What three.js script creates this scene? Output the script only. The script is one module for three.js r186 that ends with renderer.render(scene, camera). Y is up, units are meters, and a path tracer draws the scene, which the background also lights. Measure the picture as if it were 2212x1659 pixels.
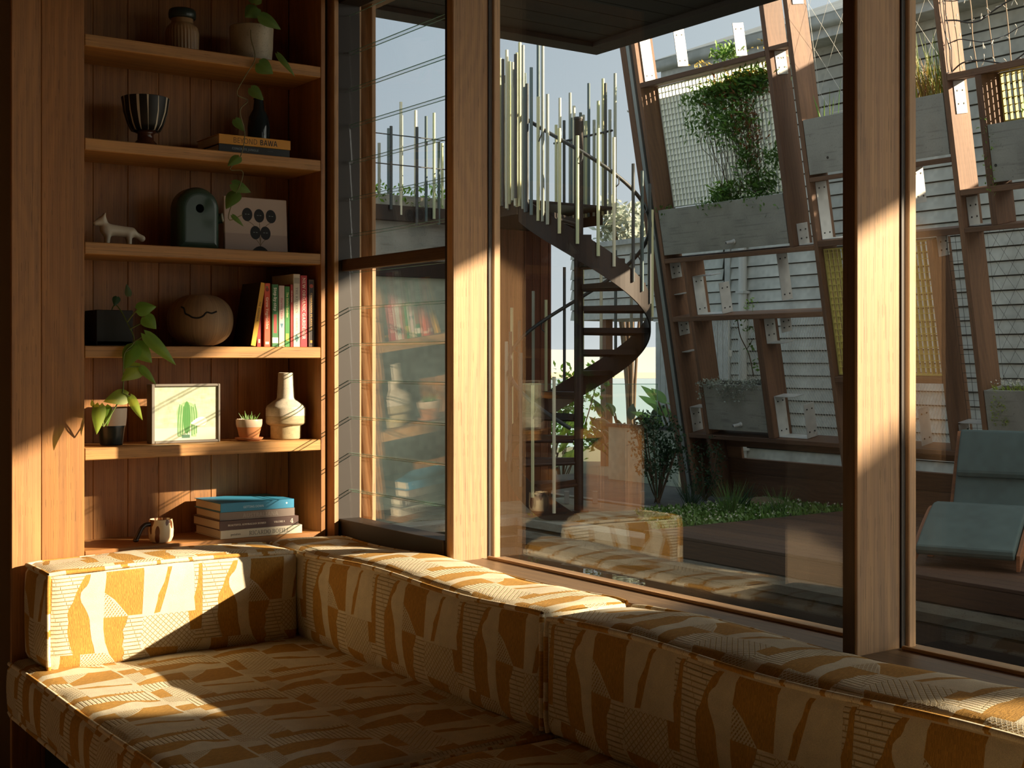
import * as THREE from 'three';
import { mergeGeometries } from 'three/addons/utils/BufferGeometryUtils.js';
import { MarchingCubes } from 'three/addons/objects/MarchingCubes.js';

// ---------- camera, sky, sun, exposure ----------
const scene = new THREE.Scene();
const F_PX = 2850, W_PX = 2212, H_PX = 1659;
const camera = new THREE.PerspectiveCamera(2 * Math.atan(H_PX / 2 / F_PX) * 180 / Math.PI, W_PX / H_PX, 0.05, 6000);
camera.position.set(4.48, 1.45, 2.58);
camera.lookAt(4.48 - 0.8178, 1.45, 2.58 - 0.5756);
camera.setViewOffset(W_PX, H_PX, 0, 51.5, W_PX, H_PX);
const renderer = new THREE.WebGLRenderer({ antialias: true });
renderer.shadowMap.enabled = true;
renderer.toneMapping = THREE.LinearToneMapping;
renderer.toneMappingExposure = 1.06;
const SUN_DIR = new THREE.Vector3(0.9, 0.5, -1).normalize();
{ // computed sky: clear air, warmer and brighter low down and towards the sun
  const w = 256, h = 128, d = new Float32Array(w * h * 4);
  for (let j = 0; j < h; j++) for (let i = 0; i < w; i++) {
    const el = ((j + 0.5) / h - 0.5) * Math.PI, az = ((i + 0.5) / w - 0.5) * 2 * Math.PI;
    const y = Math.sin(el), x = Math.cos(az) * Math.cos(el), z = Math.sin(az) * Math.cos(el);
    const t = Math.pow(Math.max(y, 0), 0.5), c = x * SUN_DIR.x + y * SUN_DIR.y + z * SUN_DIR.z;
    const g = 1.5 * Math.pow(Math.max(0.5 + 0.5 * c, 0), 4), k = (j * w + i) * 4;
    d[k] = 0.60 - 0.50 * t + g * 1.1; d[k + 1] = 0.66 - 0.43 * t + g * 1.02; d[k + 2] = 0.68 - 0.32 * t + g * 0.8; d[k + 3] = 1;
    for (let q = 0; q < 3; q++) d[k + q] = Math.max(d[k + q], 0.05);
  }
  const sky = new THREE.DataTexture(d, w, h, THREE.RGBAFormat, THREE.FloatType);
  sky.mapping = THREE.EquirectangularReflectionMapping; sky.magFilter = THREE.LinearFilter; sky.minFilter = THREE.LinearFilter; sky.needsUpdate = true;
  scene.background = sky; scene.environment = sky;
}
const sun = new THREE.DirectionalLight(new THREE.Color().setRGB(1, 0.82, 0.57), 13);
sun.position.copy(SUN_DIR).multiplyScalar(60); sun.castShadow = true;
sun.shadow.mapSize.set(4096, 4096);
Object.assign(sun.shadow.camera, { left: -25, right: 25, top: 25, bottom: -25, near: 1, far: 140 });
scene.add(sun); scene.add(sun.target);

// ---------- helpers ----------
let seed = 7;
const rnd = (a = 0, b = 1) => { seed = (seed * 1664525 + 1013904223) >>> 0; return a + (b - a) * (seed / 4294967296); };
const V = (x, y, z) => new THREE.Vector3(x, y, z);
const names = {};
function numbered(n) { names[n] = (names[n] || 0) + 1; return names[n] === 1 ? n : n + '_' + String(names[n] - 1).padStart(3, '0'); }
function tag(o, label, category, group) { o.userData.label = label; if (category) o.userData.category = category; if (group) o.userData.group = group; return o; }
function thing(name, label, category, p = [0, 0, 0], group, kind) {
  const o = new THREE.Group(); o.name = numbered(name); o.position.set(...p); scene.add(o);
  if (label) o.userData.label = label;
  if (category) o.userData.category = category;
  if (group) o.userData.group = group;
  if (kind) o.userData.kind = kind;
  return o;
}
function part(parent, name, geo, mat, label) {
  const m = new THREE.Mesh(geo, mat); m.castShadow = m.receiveShadow = true;
  m.name = parent === scene ? numbered(name) : name + (() => { const k = parent.children.filter((c) => c.name.replace(/_\d{3}$/, '') === name).length; return k ? '_' + String(k).padStart(3, '0') : ''; })();
  parent.add(m); if (label) m.userData.label = label; return m;
}
const stuff = (m) => { m.userData.kind = 'stuff'; return m; };
const struct = (o, label) => { o.userData.kind = 'structure'; if (label) o.userData.label = label; return o; };
function geoFrom(pos, uv, idx) {
  const g = new THREE.BufferGeometry(); g.setAttribute('position', new THREE.Float32BufferAttribute(pos, 3));
  g.setAttribute('uv', new THREE.Float32BufferAttribute(uv || new Array(pos.length / 3 * 2).fill(0), 2));
  if (idx) g.setIndex(idx); return g;
}
// box between two corners with chamfered edges; uv in metres, v along axis «along»
function box(x0, x1, y0, y1, z0, z1, along = 'y', r = 0.002) {
  const c = [(x0 + x1) / 2, (y0 + y1) / 2, (z0 + z1) / 2], hh = [Math.abs(x1 - x0) / 2, Math.abs(y1 - y0) / 2, Math.abs(z1 - z0) / 2];
  r = Math.min(r, hh[0] * 0.45, hh[1] * 0.45, hh[2] * 0.45);
  const pos = [], P = (s, f) => [0, 1, 2].map((i) => c[i] + s[i] * (i === f ? hh[i] : hh[i] - r));
  const tri = (a, b, d, n) => { const u = [b[0] - a[0], b[1] - a[1], b[2] - a[2]], v = [d[0] - a[0], d[1] - a[1], d[2] - a[2]]; const q = (u[1] * v[2] - u[2] * v[1]) * n[0] + (u[2] * v[0] - u[0] * v[2]) * n[1] + (u[0] * v[1] - u[1] * v[0]) * n[2]; if (q >= 0) pos.push(...a, ...b, ...d); else pos.push(...a, ...d, ...b); };
  const quad = (a, b, d, e, n) => { tri(a, b, d, n); tri(a, d, e, n); };
  const S = [-1, 1];
  for (let f = 0; f < 3; f++) for (const s of S) {
    const g = (f + 1) % 3, h = (f + 2) % 3, mk = (a, b) => { const v = [0, 0, 0]; v[f] = s; v[g] = a; v[h] = b; return P(v, f); }, n = [0, 0, 0]; n[f] = s;
    quad(mk(-1, -1), mk(1, -1), mk(1, 1), mk(-1, 1), n);
  }
  for (let f = 0; f < 3; f++) { const g = (f + 1) % 3, h = (f + 2) % 3; for (const a of S) for (const b of S) { const mk = (e, w) => { const v = [0, 0, 0]; v[f] = e; v[g] = a; v[h] = b; return P(v, w); }, n = [0, 0, 0]; n[g] = a; n[h] = b; quad(mk(-1, g), mk(1, g), mk(1, h), mk(-1, h), n); } }
  for (const a of S) for (const b of S) for (const e of S) tri(P([a, b, e], 0), P([a, b, e], 1), P([a, b, e], 2), [a, b, e]);
  const g = geoFrom(pos); g.computeVertexNormals(); return boxUV(g, along);
}
function boxUV(g, along = 'y', ou = rnd(0, 3), ov = rnd(0, 3)) {
  const p = g.attributes.position, n = g.attributes.normal, uv = new Float32Array(p.count * 2), A = 'xyz'.indexOf(along);
  for (let i = 0; i < p.count; i++) {
    const nn = [Math.abs(n.getX(i)), Math.abs(n.getY(i)), Math.abs(n.getZ(i))], q = [p.getX(i), p.getY(i), p.getZ(i)];
    const f = nn[0] >= nn[1] && nn[0] >= nn[2] ? 0 : nn[1] >= nn[2] ? 1 : 2; let va = A, ua;
    if (f === A) { va = (A + 1) % 3; ua = (A + 2) % 3; } else ua = 3 - f - A;
    uv[i * 2] = q[ua] + ou; uv[i * 2 + 1] = q[va] + ov;
  }
  g.setAttribute('uv', new THREE.BufferAttribute(uv, 2)); return g;
}
const merge = (a) => mergeGeometries(a.map((g) => { g = g.index ? g.toNonIndexed() : g; for (const k of Object.keys(g.attributes)) if (!['position', 'normal', 'uv', 'color'].includes(k)) g.deleteAttribute(k); return g; }), false);
const lathe = (pts, n = 40) => new THREE.LatheGeometry(pts.map((p) => new THREE.Vector2(p[0], p[1])), n);
const tube = (pts, r, seg = 24, rad = 8, closed = false) => new THREE.TubeGeometry(new THREE.CatmullRomCurve3(pts.map((p) => (p.isVector3 ? p : V(...p))), closed), seg, r, rad, closed);
function rod(a, b, r, n = 8, r2) { // cylinder from a to b
  a = V(...a); b = V(...b); const g = new THREE.CylinderGeometry(r2 ?? r, r, a.distanceTo(b), n);
  g.applyQuaternion(new THREE.Quaternion().setFromUnitVectors(V(0, 1, 0), b.clone().sub(a).normalize())); const m = a.clone().add(b).multiplyScalar(0.5); return g.translate(m.x, m.y, m.z);
}
// ---------- noise and textures ----------
const H2 = (x, y, s) => { let h = (x * 374761393 + y * 668265263 + s * 1442695041) | 0; h = Math.imul(h ^ (h >>> 13), 1274126177); return ((h ^ (h >>> 16)) >>> 0) / 4294967296; };
function vn(x, y, px, py, s = 0) { // tileable value noise
  const xi = Math.floor(x), yi = Math.floor(y), fx = x - xi, fy = y - yi, u = fx * fx * (3 - 2 * fx), v = fy * fy * (3 - 2 * fy), m = (a, n) => ((a % n) + n) % n;
  const a = H2(m(xi, px), m(yi, py), s), b = H2(m(xi + 1, px), m(yi, py), s), c = H2(m(xi, px), m(yi + 1, py), s), d = H2(m(xi + 1, px), m(yi + 1, py), s);
  return a + (b - a) * u + (c - a) * v + (a - b - c + d) * u * v;
}
function dataTex(w, h, fn, srgb, rx, ry) {
  const d = new Uint8Array(w * h * 4);
  for (let j = 0; j < h; j++) for (let i = 0; i < w; i++) { const c = fn(i / w, j / h), k = (j * w + i) * 4; for (let q = 0; q < 3; q++) d[k + q] = Math.max(0, Math.min(255, c[q] * 255)); d[k + 3] = 255; }
  const t = new THREE.DataTexture(d, w, h); t.wrapS = t.wrapT = THREE.RepeatWrapping; t.magFilter = THREE.LinearFilter; t.minFilter = THREE.LinearMipmapLinearFilter; t.generateMipmaps = true;
  if (srgb) t.colorSpace = THREE.SRGBColorSpace; t.repeat.set(rx, ry); t.needsUpdate = true; return t;
}
const grainAt = (u, v) => {
  const wob = vn(u * 4, v * 6, 4, 6, 3) * 0.9 + vn(u * 2, v * 3, 2, 3, 9) * 1.2;
  const rings = 0.5 + 0.5 * Math.sin((u * 22 + wob * 5.5) * 2 * Math.PI * 0.5);
  const fine = vn(u * 256, v * 10, 256, 10, 1) * 0.55 + vn(u * 96, v * 5, 96, 5, 2) * 0.45, pore = vn(u * 400, v * 40, 400, 40, 5);
  return [rings, fine, pore, vn(u * 6, v * 2, 6, 2, 11)];
};
const woodMap = dataTex(768, 1024, (u, v) => { const [r, f, p, b] = grainAt(u, v), k = 0.73 + 0.045 * r + 0.17 * (f - 0.5) + 0.16 * (b - 0.5) - (p > 0.84 ? 0.10 : 0); return [k * 1.04, k, k * 0.95 - 0.02 * r]; }, true, 1 / 0.55, 1 / 2.2);
const woodBump = dataTex(768, 1024, (u, v) => { const [r, f, p] = grainAt(u, v), k = 0.5 + 0.3 * (f - 0.5) - (p > 0.84 ? 0.25 : 0) + 0.08 * r; return [k, k, k]; }, false, 1 / 0.55, 1 / 2.2);
const concMap = dataTex(512, 512, (u, v) => { const a = vn(u * 5, v * 5, 5, 5, 1) * 0.5 + vn(u * 13, v * 13, 13, 13, 2) * 0.3 + vn(u * 90, v * 90, 90, 90, 3) * 0.2, st = Math.max(0, vn(u * 60, v * 5, 60, 5, 4) - 0.72) * 0.5, pit = vn(u * 110, v * 110, 110, 110, 8) > 0.93 ? 0.16 : 0; const k = 0.70 + 0.13 * (a - 0.5) - st * 0.7 - pit * 0.8; return [k, k * 0.995, k * 0.97]; }, true, 1, 1);
const grimeMap = dataTex(256, 256, (u, v) => { const k = 0.86 + 0.12 * (vn(u * 4, v * 9, 4, 9, 1) - 0.5) + 0.08 * (vn(u * 40, v * 40, 40, 40, 3) - 0.5); return [k, k, k * 0.985]; }, true, 0.5, 0.5);
const speckMap = dataTex(256, 256, (u, v) => { const s = vn(u * 80, v * 80, 80, 80, 3), k = 0.88 + 0.1 * (vn(u * 8, v * 8, 8, 8, 1) - 0.5) - (s > 0.86 ? 0.22 : 0); return [k, k * 0.99, k * 0.96]; }, true, 4, 2);
const mix3 = (a, b, t) => a.map((v, i) => v + (b[i] - v) * t);
const col = (r, g, b) => new THREE.Color().setRGB(r, g, b);
function std(c, rough = 0.8, o = {}) { return new THREE.MeshStandardMaterial({ color: col(...c), roughness: rough, ...o }); }
function phys(c, rough, o = {}) { return new THREE.MeshPhysicalMaterial({ color: col(...c), roughness: rough, ...o }); }
const woodMat = (c, rough = 0.55, bump = 0.0006) => std(c, rough, { map: woodMap, bumpMap: woodBump, bumpScale: bump });
const M = {
  shelf: [0, 1, 2, 3].map((k) => woodMat(mix3([0.72, 0.35, 0.12], [0.60, 0.285, 0.092], k / 3), 0.5)),
  shelfEdge: woodMat([0.86, 0.47, 0.17], 0.5),
  stileGrey: woodMat([0.78, 0.42, 0.19], 0.5),
  mullion: woodMat([0.92, 0.60, 0.36], 0.6), mullionDark: woodMat([0.17, 0.10, 0.06], 0.5), sill: woodMat([0.40, 0.27, 0.16], 0.42),
  darkFrame: std([0.022, 0.014, 0.009], 0.5),
  screen: [0, 1, 2].map((k) => woodMat(mix3([0.42, 0.235, 0.145], [0.28, 0.15, 0.092], k / 2), 0.65, 0.0012)),
  deck: [0, 1, 2, 3].map((k) => woodMat(mix3([0.22, 0.115, 0.066], [0.145, 0.072, 0.042], k / 3), 0.5, 0.0012)),
  cladding: [0, 1, 2].map((k) => woodMat(mix3([0.38, 0.14, 0.08], [0.28, 0.095, 0.055], k / 2), 0.6)),
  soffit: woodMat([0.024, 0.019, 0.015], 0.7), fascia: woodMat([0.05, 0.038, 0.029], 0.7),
  concrete: std([0.88, 0.87, 0.80], 0.92, { map: concMap, bumpMap: concMap, bumpScale: 0.0015 }),
  coping: std([0.80, 0.78, 0.70], 0.9, { map: concMap }), paver: [0, 1, 2].map((k) => std(mix3([0.74, 0.74, 0.62], [0.60, 0.62, 0.50], k / 2), 0.9, { map: concMap })),
  board: [0, 1, 2].map((k) => std(mix3([0.86, 0.84, 0.76], [0.78, 0.77, 0.70], k / 2), 0.7, { map: grimeMap })), gap: std([0.10, 0.10, 0.09], 0.9), white: std([0.85, 0.84, 0.80], 0.6, { map: grimeMap }), trimGrey: std([0.66, 0.66, 0.62], 0.6, { map: grimeMap }),  // gap is the dark backing that paints shadow lines between weatherboards
  steelWhite: std([0.86, 0.85, 0.83], 0.45, { map: grimeMap }), bolt: std([0.05, 0.05, 0.05], 0.5, { metalness: 0.7 }), galv: std([0.32, 0.35, 0.34], 0.5, { metalness: 0.5 }),
  steelDark: std([0.035, 0.027, 0.023], 0.55, { metalness: 0.3 }), rail: std([0.07, 0.075, 0.075], 0.5, { metalness: 0.4 }),
  gratWhite: std([0.80, 0.84, 0.74], 0.6), gratYellow: std([0.62, 0.53, 0.14], 0.6),
  wire: std([0.05, 0.045, 0.04], 0.5), wireLight: std([0.72, 0.70, 0.62], 0.4),
  soil: std([0.03, 0.022, 0.015], 1),
  glass: phys([1, 1, 1], 0, { transmission: 1, thickness: 0, ior: 1.52 }), glassFence: phys([0.95, 0.985, 0.96], 0, { transmission: 1, thickness: 0, ior: 1.42 }), glassEdge: phys([0.35, 0.62, 0.5], 0.1, { transmission: 0.6, thickness: 0 }),
  water: phys([0.006, 0.008, 0.008], 0.015, { ior: 1.33 }),
  roomDark: std([0.06, 0.045, 0.035], 0.9), ceiling: woodMat([0.09, 0.055, 0.035], 0.8), floorWood: woodMat([0.62, 0.38, 0.20], 0.6), black: std([0.012, 0.011, 0.01], 0.9), plaster: std([0.38, 0.29, 0.20], 0.9),
  sage: std([0.82, 0.88, 0.70], 0.85, { map: grimeMap }),
};
const leafM = (c, tr = 0.4) => phys(c, 0.5, { transmission: tr, thickness: 0, side: THREE.DoubleSide, vertexColors: true });
const LEAF = { bright: leafM([0.22, 0.42, 0.05]), mid: leafM([0.16, 0.30, 0.06]), dark: leafM([0.035, 0.085, 0.035], 0.25), gold: leafM([0.62, 0.46, 0.07]), olive: leafM([0.22, 0.26, 0.09]), grey: leafM([0.42, 0.46, 0.40], 0.2), lime: leafM([0.36, 0.48, 0.05]), rust: leafM([0.36, 0.14, 0.05]), white: leafM([0.8, 0.78, 0.7]) };
function canvasTex(w, h, draw, rx = 1, ry = 1) {
  const c = document.createElement('canvas'); c.width = w; c.height = h; draw(c.getContext('2d'), w, h);
  const t = new THREE.CanvasTexture(c); t.colorSpace = THREE.SRGBColorSpace; t.wrapS = t.wrapT = THREE.RepeatWrapping; t.repeat.set(rx, ry); return t;
}

// ---------- the room ----------
{
  const s = (n, g, m) => { const o = part(scene, n, g, m); o.name = n; return struct(o); };
  s('floor', box(-2.75, 8.2, -0.12, 0, -0.06, 5.35, 'x'), M.floorWood);
  s('ceiling', box(-2.75, 8.2, 3.05, 3.2, -0.08, 5.35, 'x'), M.ceiling);
  s('wall_right', box(8.05, 8.2, 0, 3.05, -0.06, 5.35), M.plaster);
  s('wall_rear', box(-2.75, 8.05, 0, 3.05, 5.2, 5.35), M.plaster);
  s('wall_left', merge([box(-0.25, -0.1, 0, 3.05, 2.5, 5.2), box(-0.55, -0.41, 0, 3.05, -0.06, 1.44)]), M.plaster);
  s('wall_hall', merge([box(-2.75, -2.6, 0, 3.05, 1.3, 2.65), box(-2.6, -0.56, 0, 3.05, 1.3, 1.44), box(-2.6, -0.26, 0, 3.05, 2.5, 2.65)]), M.black);
  s('wall_front', merge([box(-0.55, 8.05, 0, 0.72, -0.06, 0.14), box(-0.55, 8.05, 2.88, 3.05, -0.06, 0.14), box(7.4, 8.05, 0.72, 2.88, -0.06, 0.14), box(-0.55, -0.275, 0, 3.05, -0.022, 0.237)]), M.plaster);
  s('window_sill', box(0.7, 7.4, 0.722, 0.766, -0.05, 0.172, 'x', 0.004), M.sill);
}
const posts = [[0.66, 0.70, 0.165], [2.408, 2.447, 0.176], [4.2, 4.24, 0.176], [5.9, 5.94, 0.176]];  // last post and its bay are added out of view to bring in sun
{ // louvre window
  const w = thing('window_1', 'narrow louvre window of overlapping clear glass blades beside the bookcase', null, [0, 0, 0], null, 'structure');
  part(w, 'jamb', box(-0.165, -0.1, 0.72, 2.88, 0.18, 0.2), M.mullion); part(w, 'outer_jamb', box(-0.274, -0.166, 0.72, 2.88, 0.044, 0.236), M.mullion); part(w, 'outer_jamb', box(-0.274, -0.166, 0.72, 2.88, -0.022, -0.004), M.mullion); part(w, 'shadow_gap', box(-0.165, -0.155, 0.72, 2.88, 0.2, 0.237), M.darkFrame);
  part(w, 'frame', merge([box(-0.165, -0.112, 0.766, 2.88, 0.08, 0.178), box(-0.112, 0.648, 0.722, 0.832, 0.08, 0.172), box(0.648, 0.659, 0.766, 2.88, 0.08, 0.165), box(-0.112, 0.648, 2.84, 2.88, 0.08, 0.172)]), M.darkFrame);
  part(w, 'transom', box(-0.111, 0.648, 1.797, 1.842, 0.137, 0.160, 'x'), M.mullionDark);
  for (let k = 0; k < 14; k++) {
    const top = 0.937 + 0.1425 * k; if (top > 2.86) break;
    const g = box(-0.108, 0.646, -0.152 / 2, 0.152 / 2, -0.003, 0.003, 'x', 0.0006); const b = part(w, 'blade', g, M.glass);
    b.position.set(0, top - 0.152 / 2 + 0.008, 0.122); b.rotation.x = 0.07;
    for (const e of [-1, 1]) part(b, 'edge', box(-0.108, 0.646, e * 0.0757 - 0.0008, e * 0.0757 + 0.0008, -0.0031, 0.0031, 'x', 0.0003), M.glassEdge);
  }
}
posts.forEach(([a, b, f], k) => {
  const g = thing('window_post', null, null, [0, 0, 0], null, 'structure');
  g.userData.label = ['slender timber post between louvre window and wide pane', 'timber post with a long crack between wide pane and right pane', 'timber window post beside the camera', 'added unseen post of the extra window bay behind the camera'][k];
  part(g, 'post', box(a, b, 0.72, 2.88, -0.03, f, 'y', 0.003), M.mullion);
  part(g, 'groove', box(b - 0.001, b + 0.004, 0.766, 2.88, 0.006, 0.022), M.darkFrame);
  part(g, 'bead', box(b - 0.002, b + 0.013, 0.766, 2.88, -0.022, 0.004), M.mullion);
  if (k) part(g, 'painted_shade_face', box(a - 0.001, b - 0.006, 0.766, 2.88, f, f + 0.0015), M.mullionDark);  // thin dark sheet paints shade onto the post side facing the room
});
for (let k = 0; k < 3; k++) {
  const w = thing('window_' + (k + 2), ['wide fixed window pane facing the pond and stair', 'right fixed window pane facing the lounger', 'added unseen window pane beside the camera for more sun'][k], null, [0, 0, 0], null, 'structure'); w.name = 'window_' + (k + 2);
  part(w, 'pane', box(posts[k][1] + 0.002, posts[k + 1][0] - 0.002, 0.772, 2.88, 0.011, 0.019, 'y', 0.0005), M.glass);
  part(w, 'bead', box(posts[k][1] + 0.013, posts[k + 1][0], 0.766, 0.775, 0.022, 0.034, 'x'), M.mullion);
}
// ---------- bookcase ----------
const BX = -0.10, SH = [2.58, 2.22, 1.86, 1.50, 1.145, 0.79];
{
  const b = thing('bookcase', 'tall built-in timber bookcase with six open shelves beside the window', 'bookcase');
  let z = 0.257; const pw = [0.098, 0.12, 0.112, 0.085, 0.125, 0.118, 0.13, 0.12];
  pw.forEach((w, k) => { part(b, 'back_plank', box(-0.402, -0.382 + (k % 3) * 0.0006, 0.74, 3.04, z + 0.0003, z + w - 0.0003), M.shelf[1 + (k * 7 + 2) % 3]); z += w; });
  SH.forEach((y, k) => part(b, 'shelf', box(-0.381, BX, y - 0.042, y, 0.2572, 1.1625, 'z', 0.0025), k === 5 ? M.shelf[0] : M.shelfEdge));
  part(b, 'end_panel', box(-0.381, BX, 0.02, 3.04, 0.238, 0.257), M.shelf[1]);
  part(b, 'end_panel', box(-0.381, BX - 0.02, 0.02, 3.04, 1.163, 1.18), M.shelf[2]);
  part(b, 'stile', box(BX - 0.02, BX, 0.02, 3.04, 1.1635, 1.309), M.shelf[0]);
  part(b, 'stile', box(BX - 0.02, BX - 0.0006, 0.02, 3.04, 1.31, 1.407), M.stileGrey);
  part(b, 'top_panel', box(-0.381, BX, 3.0, 3.04, 0.2575, 1.1625, 'z'), M.shelf[1]);
  part(b, 'base_panel', box(-0.14, BX - 0.004, 0.02, 0.747, 0.2575, 1.1625, 'z'), M.shelf[0]);
}
// ---------- bench and its cushions ----------
const fabricShapes = [
  [[560, 388], [590, 383], [582, 410], [573, 440], [560, 462], [543, 478], [527, 500], [522, 530], [528, 560], [545, 590], [560, 620], [573, 660], [577, 720], [585, 780], [600, 830], [606, 868], [480, 880], [462, 830], [452, 790], [445, 740], [452, 680], [447, 640], [455, 600], [480, 560], [500, 500], [530, 440]],
  [[405, 885], [520, 876], [525, 980], [398, 992]],
  [[680, 370], [908, 345], [888, 626], [803, 636], [760, 585], [720, 540], [663, 500], [672, 440]],
  [[655, 652], [803, 638], [788, 690], [770, 725], [778, 770], [768, 820], [782, 860], [775, 900], [792, 945], [742, 955], [722, 915], [690, 870], [665, 800], [655, 720]],
  [[1055, 340], [1083, 336], [1062, 400], [1045, 470], [1022, 545], [1000, 612], [962, 622], [985, 540], [988, 510], [1030, 430]],
  [[1252, 318], [1275, 312], [1268, 520], [1262, 705], [1190, 716], [1176, 602], [1222, 596], [1215, 520], [1236, 450], [1246, 390]],
  [[905, 832], [1112, 816], [1110, 892], [958, 924], [942, 885]],
];
const fabricZones = [ // polygon, kind: 0 horizontal ribs, 1 diamonds, 2 diagonal hatch
  [[[300, 400], [560, 388], [530, 440], [480, 560], [447, 640], [452, 790], [480, 880], [300, 895]], 0],
  [[[790, 650], [895, 632], [880, 830], [940, 885], [955, 925], [792, 945], [775, 860], [770, 720]], 0],
  [[[895, 640], [1176, 602], [1190, 716], [1290, 705], [1270, 760], [1112, 816], [905, 832], [880, 770]], 1],
  [[[525, 876], [660, 862], [722, 915], [742, 955], [525, 985]], 2],
  [[[663, 500], [803, 638], [655, 652]], 2],
  [[[1112, 816], [1270, 760], [1225, 868], [1110, 892]], 2],
];
function fabricDraw(g, w, h, bump) {
  const X = (cx) => (cx - 300) / 920 * w, Y = (cx, cy) => { const yt = 395 - (cx - 300) * 0.105, yb = 1000 - (cx - 300) * 0.14; return h - (1 - (cy - yt) / (yb - yt)) * h / 2; };
  const cream = bump ? '#909090' : '#e6dcc6', ochre = bump ? '#6c6c6c' : '#bf9145';
  g.fillStyle = cream; g.fillRect(0, 0, w, h);
  const poly = (pts, dx, dy) => { g.beginPath(); pts.forEach((p, i) => { const x = X(p[0]) + dx, y = Y(...p) + dy; i ? g.lineTo(x, y) : g.moveTo(x, y); }); g.closePath(); };
  const S = w / 1010;
  for (const pass of [0, 1]) for (const [oy, ox] of [[0, 0], [-h / 2, 0.37 * w]]) for (const wrap of [-w, 0, w]) {
    g.save(); g.beginPath(); g.rect(0, oy + h / 2, w, h / 2); g.clip();
    if (!pass) for (const [pts, kind] of fabricZones) {
      g.save(); poly(pts, ox + wrap, oy); g.clip();
      if (kind === 0) for (let y = 0; y < h; y += 26 * S) { g.fillStyle = bump ? '#c8c8c8' : '#ece0c8'; g.fillRect(0, y, w, 17 * S); g.fillStyle = bump ? '#383838' : '#bfa571'; g.fillRect(0, y + 19 * S, w, 5 * S); g.fillStyle = bump ? '#505050' : '#cdb68a'; for (let x = (y * 7.3) % 90; x < w; x += 110 * S) g.fillRect(x, y, 4 * S, 18 * S); }
      if (kind === 1) { g.strokeStyle = bump ? '#3c3c3c' : '#c4aa78'; g.lineWidth = 4 * S; for (let q = -h; q < w + h; q += 36 * S) { g.beginPath(); g.moveTo(q, 0); g.lineTo(q + h, h); g.moveTo(q, 0); g.lineTo(q - h, h); g.stroke(); } }
      if (kind === 2) { g.strokeStyle = bump ? '#404040' : '#b99a63'; g.lineWidth = 7 * S; g.setLineDash([14 * S, 5 * S]); for (let q = -h; q < w + h; q += 22 * S) { g.beginPath(); g.moveTo(q, 0); g.lineTo(q - h * 0.8, h); g.stroke(); } g.setLineDash([]); }
      g.restore();
    }
    if (pass) g.fillStyle = ochre; if (pass) for (const pts of fabricShapes) { poly(pts, ox + wrap, oy); g.fill(); }
    g.restore();
  }
  const img = g.getImageData(0, 0, w, h), d = img.data;
  for (let j = 0; j < h; j++) for (let i = 0; i < w; i++) {
    const k = (j * w + i) * 4, oc = bump ? d[k] === 0x6c : d[k] - d[k + 2] > 85;
    const n = oc ? (H2(i >> 1, j >> 4, 3) - 0.5) * 0.22 + (H2(i, j >> 2, 5) - 0.5) * 0.08 : (H2(i >> 1, j >> 1, 4) - 0.5) * 0.13 + (vn(i / 40, j / 40, 999, 999, 4) - 0.5) * 0.05;
    for (let q = 0; q < 3; q++) d[k + q] = Math.max(0, Math.min(255, d[k + q] * (1 + n * (bump ? 1.6 : 1))));
  }
  g.putImageData(img, 0, 0);
}
const fabMap = canvasTex(1010, 1280, (g, w, h) => fabricDraw(g, w, h, false));
const fabBump = canvasTex(1010, 1280, (g, w, h) => fabricDraw(g, w, h, true)); fabBump.colorSpace = THREE.NoColorSpace;
M.fabric = phys([0.93, 0.91, 0.86], 0.92, { map: fabMap, bumpMap: fabBump, bumpScale: 0.0035, sheen: 0.15 });
M.pipe = std([1, 0.97, 0.9], 0.9, { map: fabMap });
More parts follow.
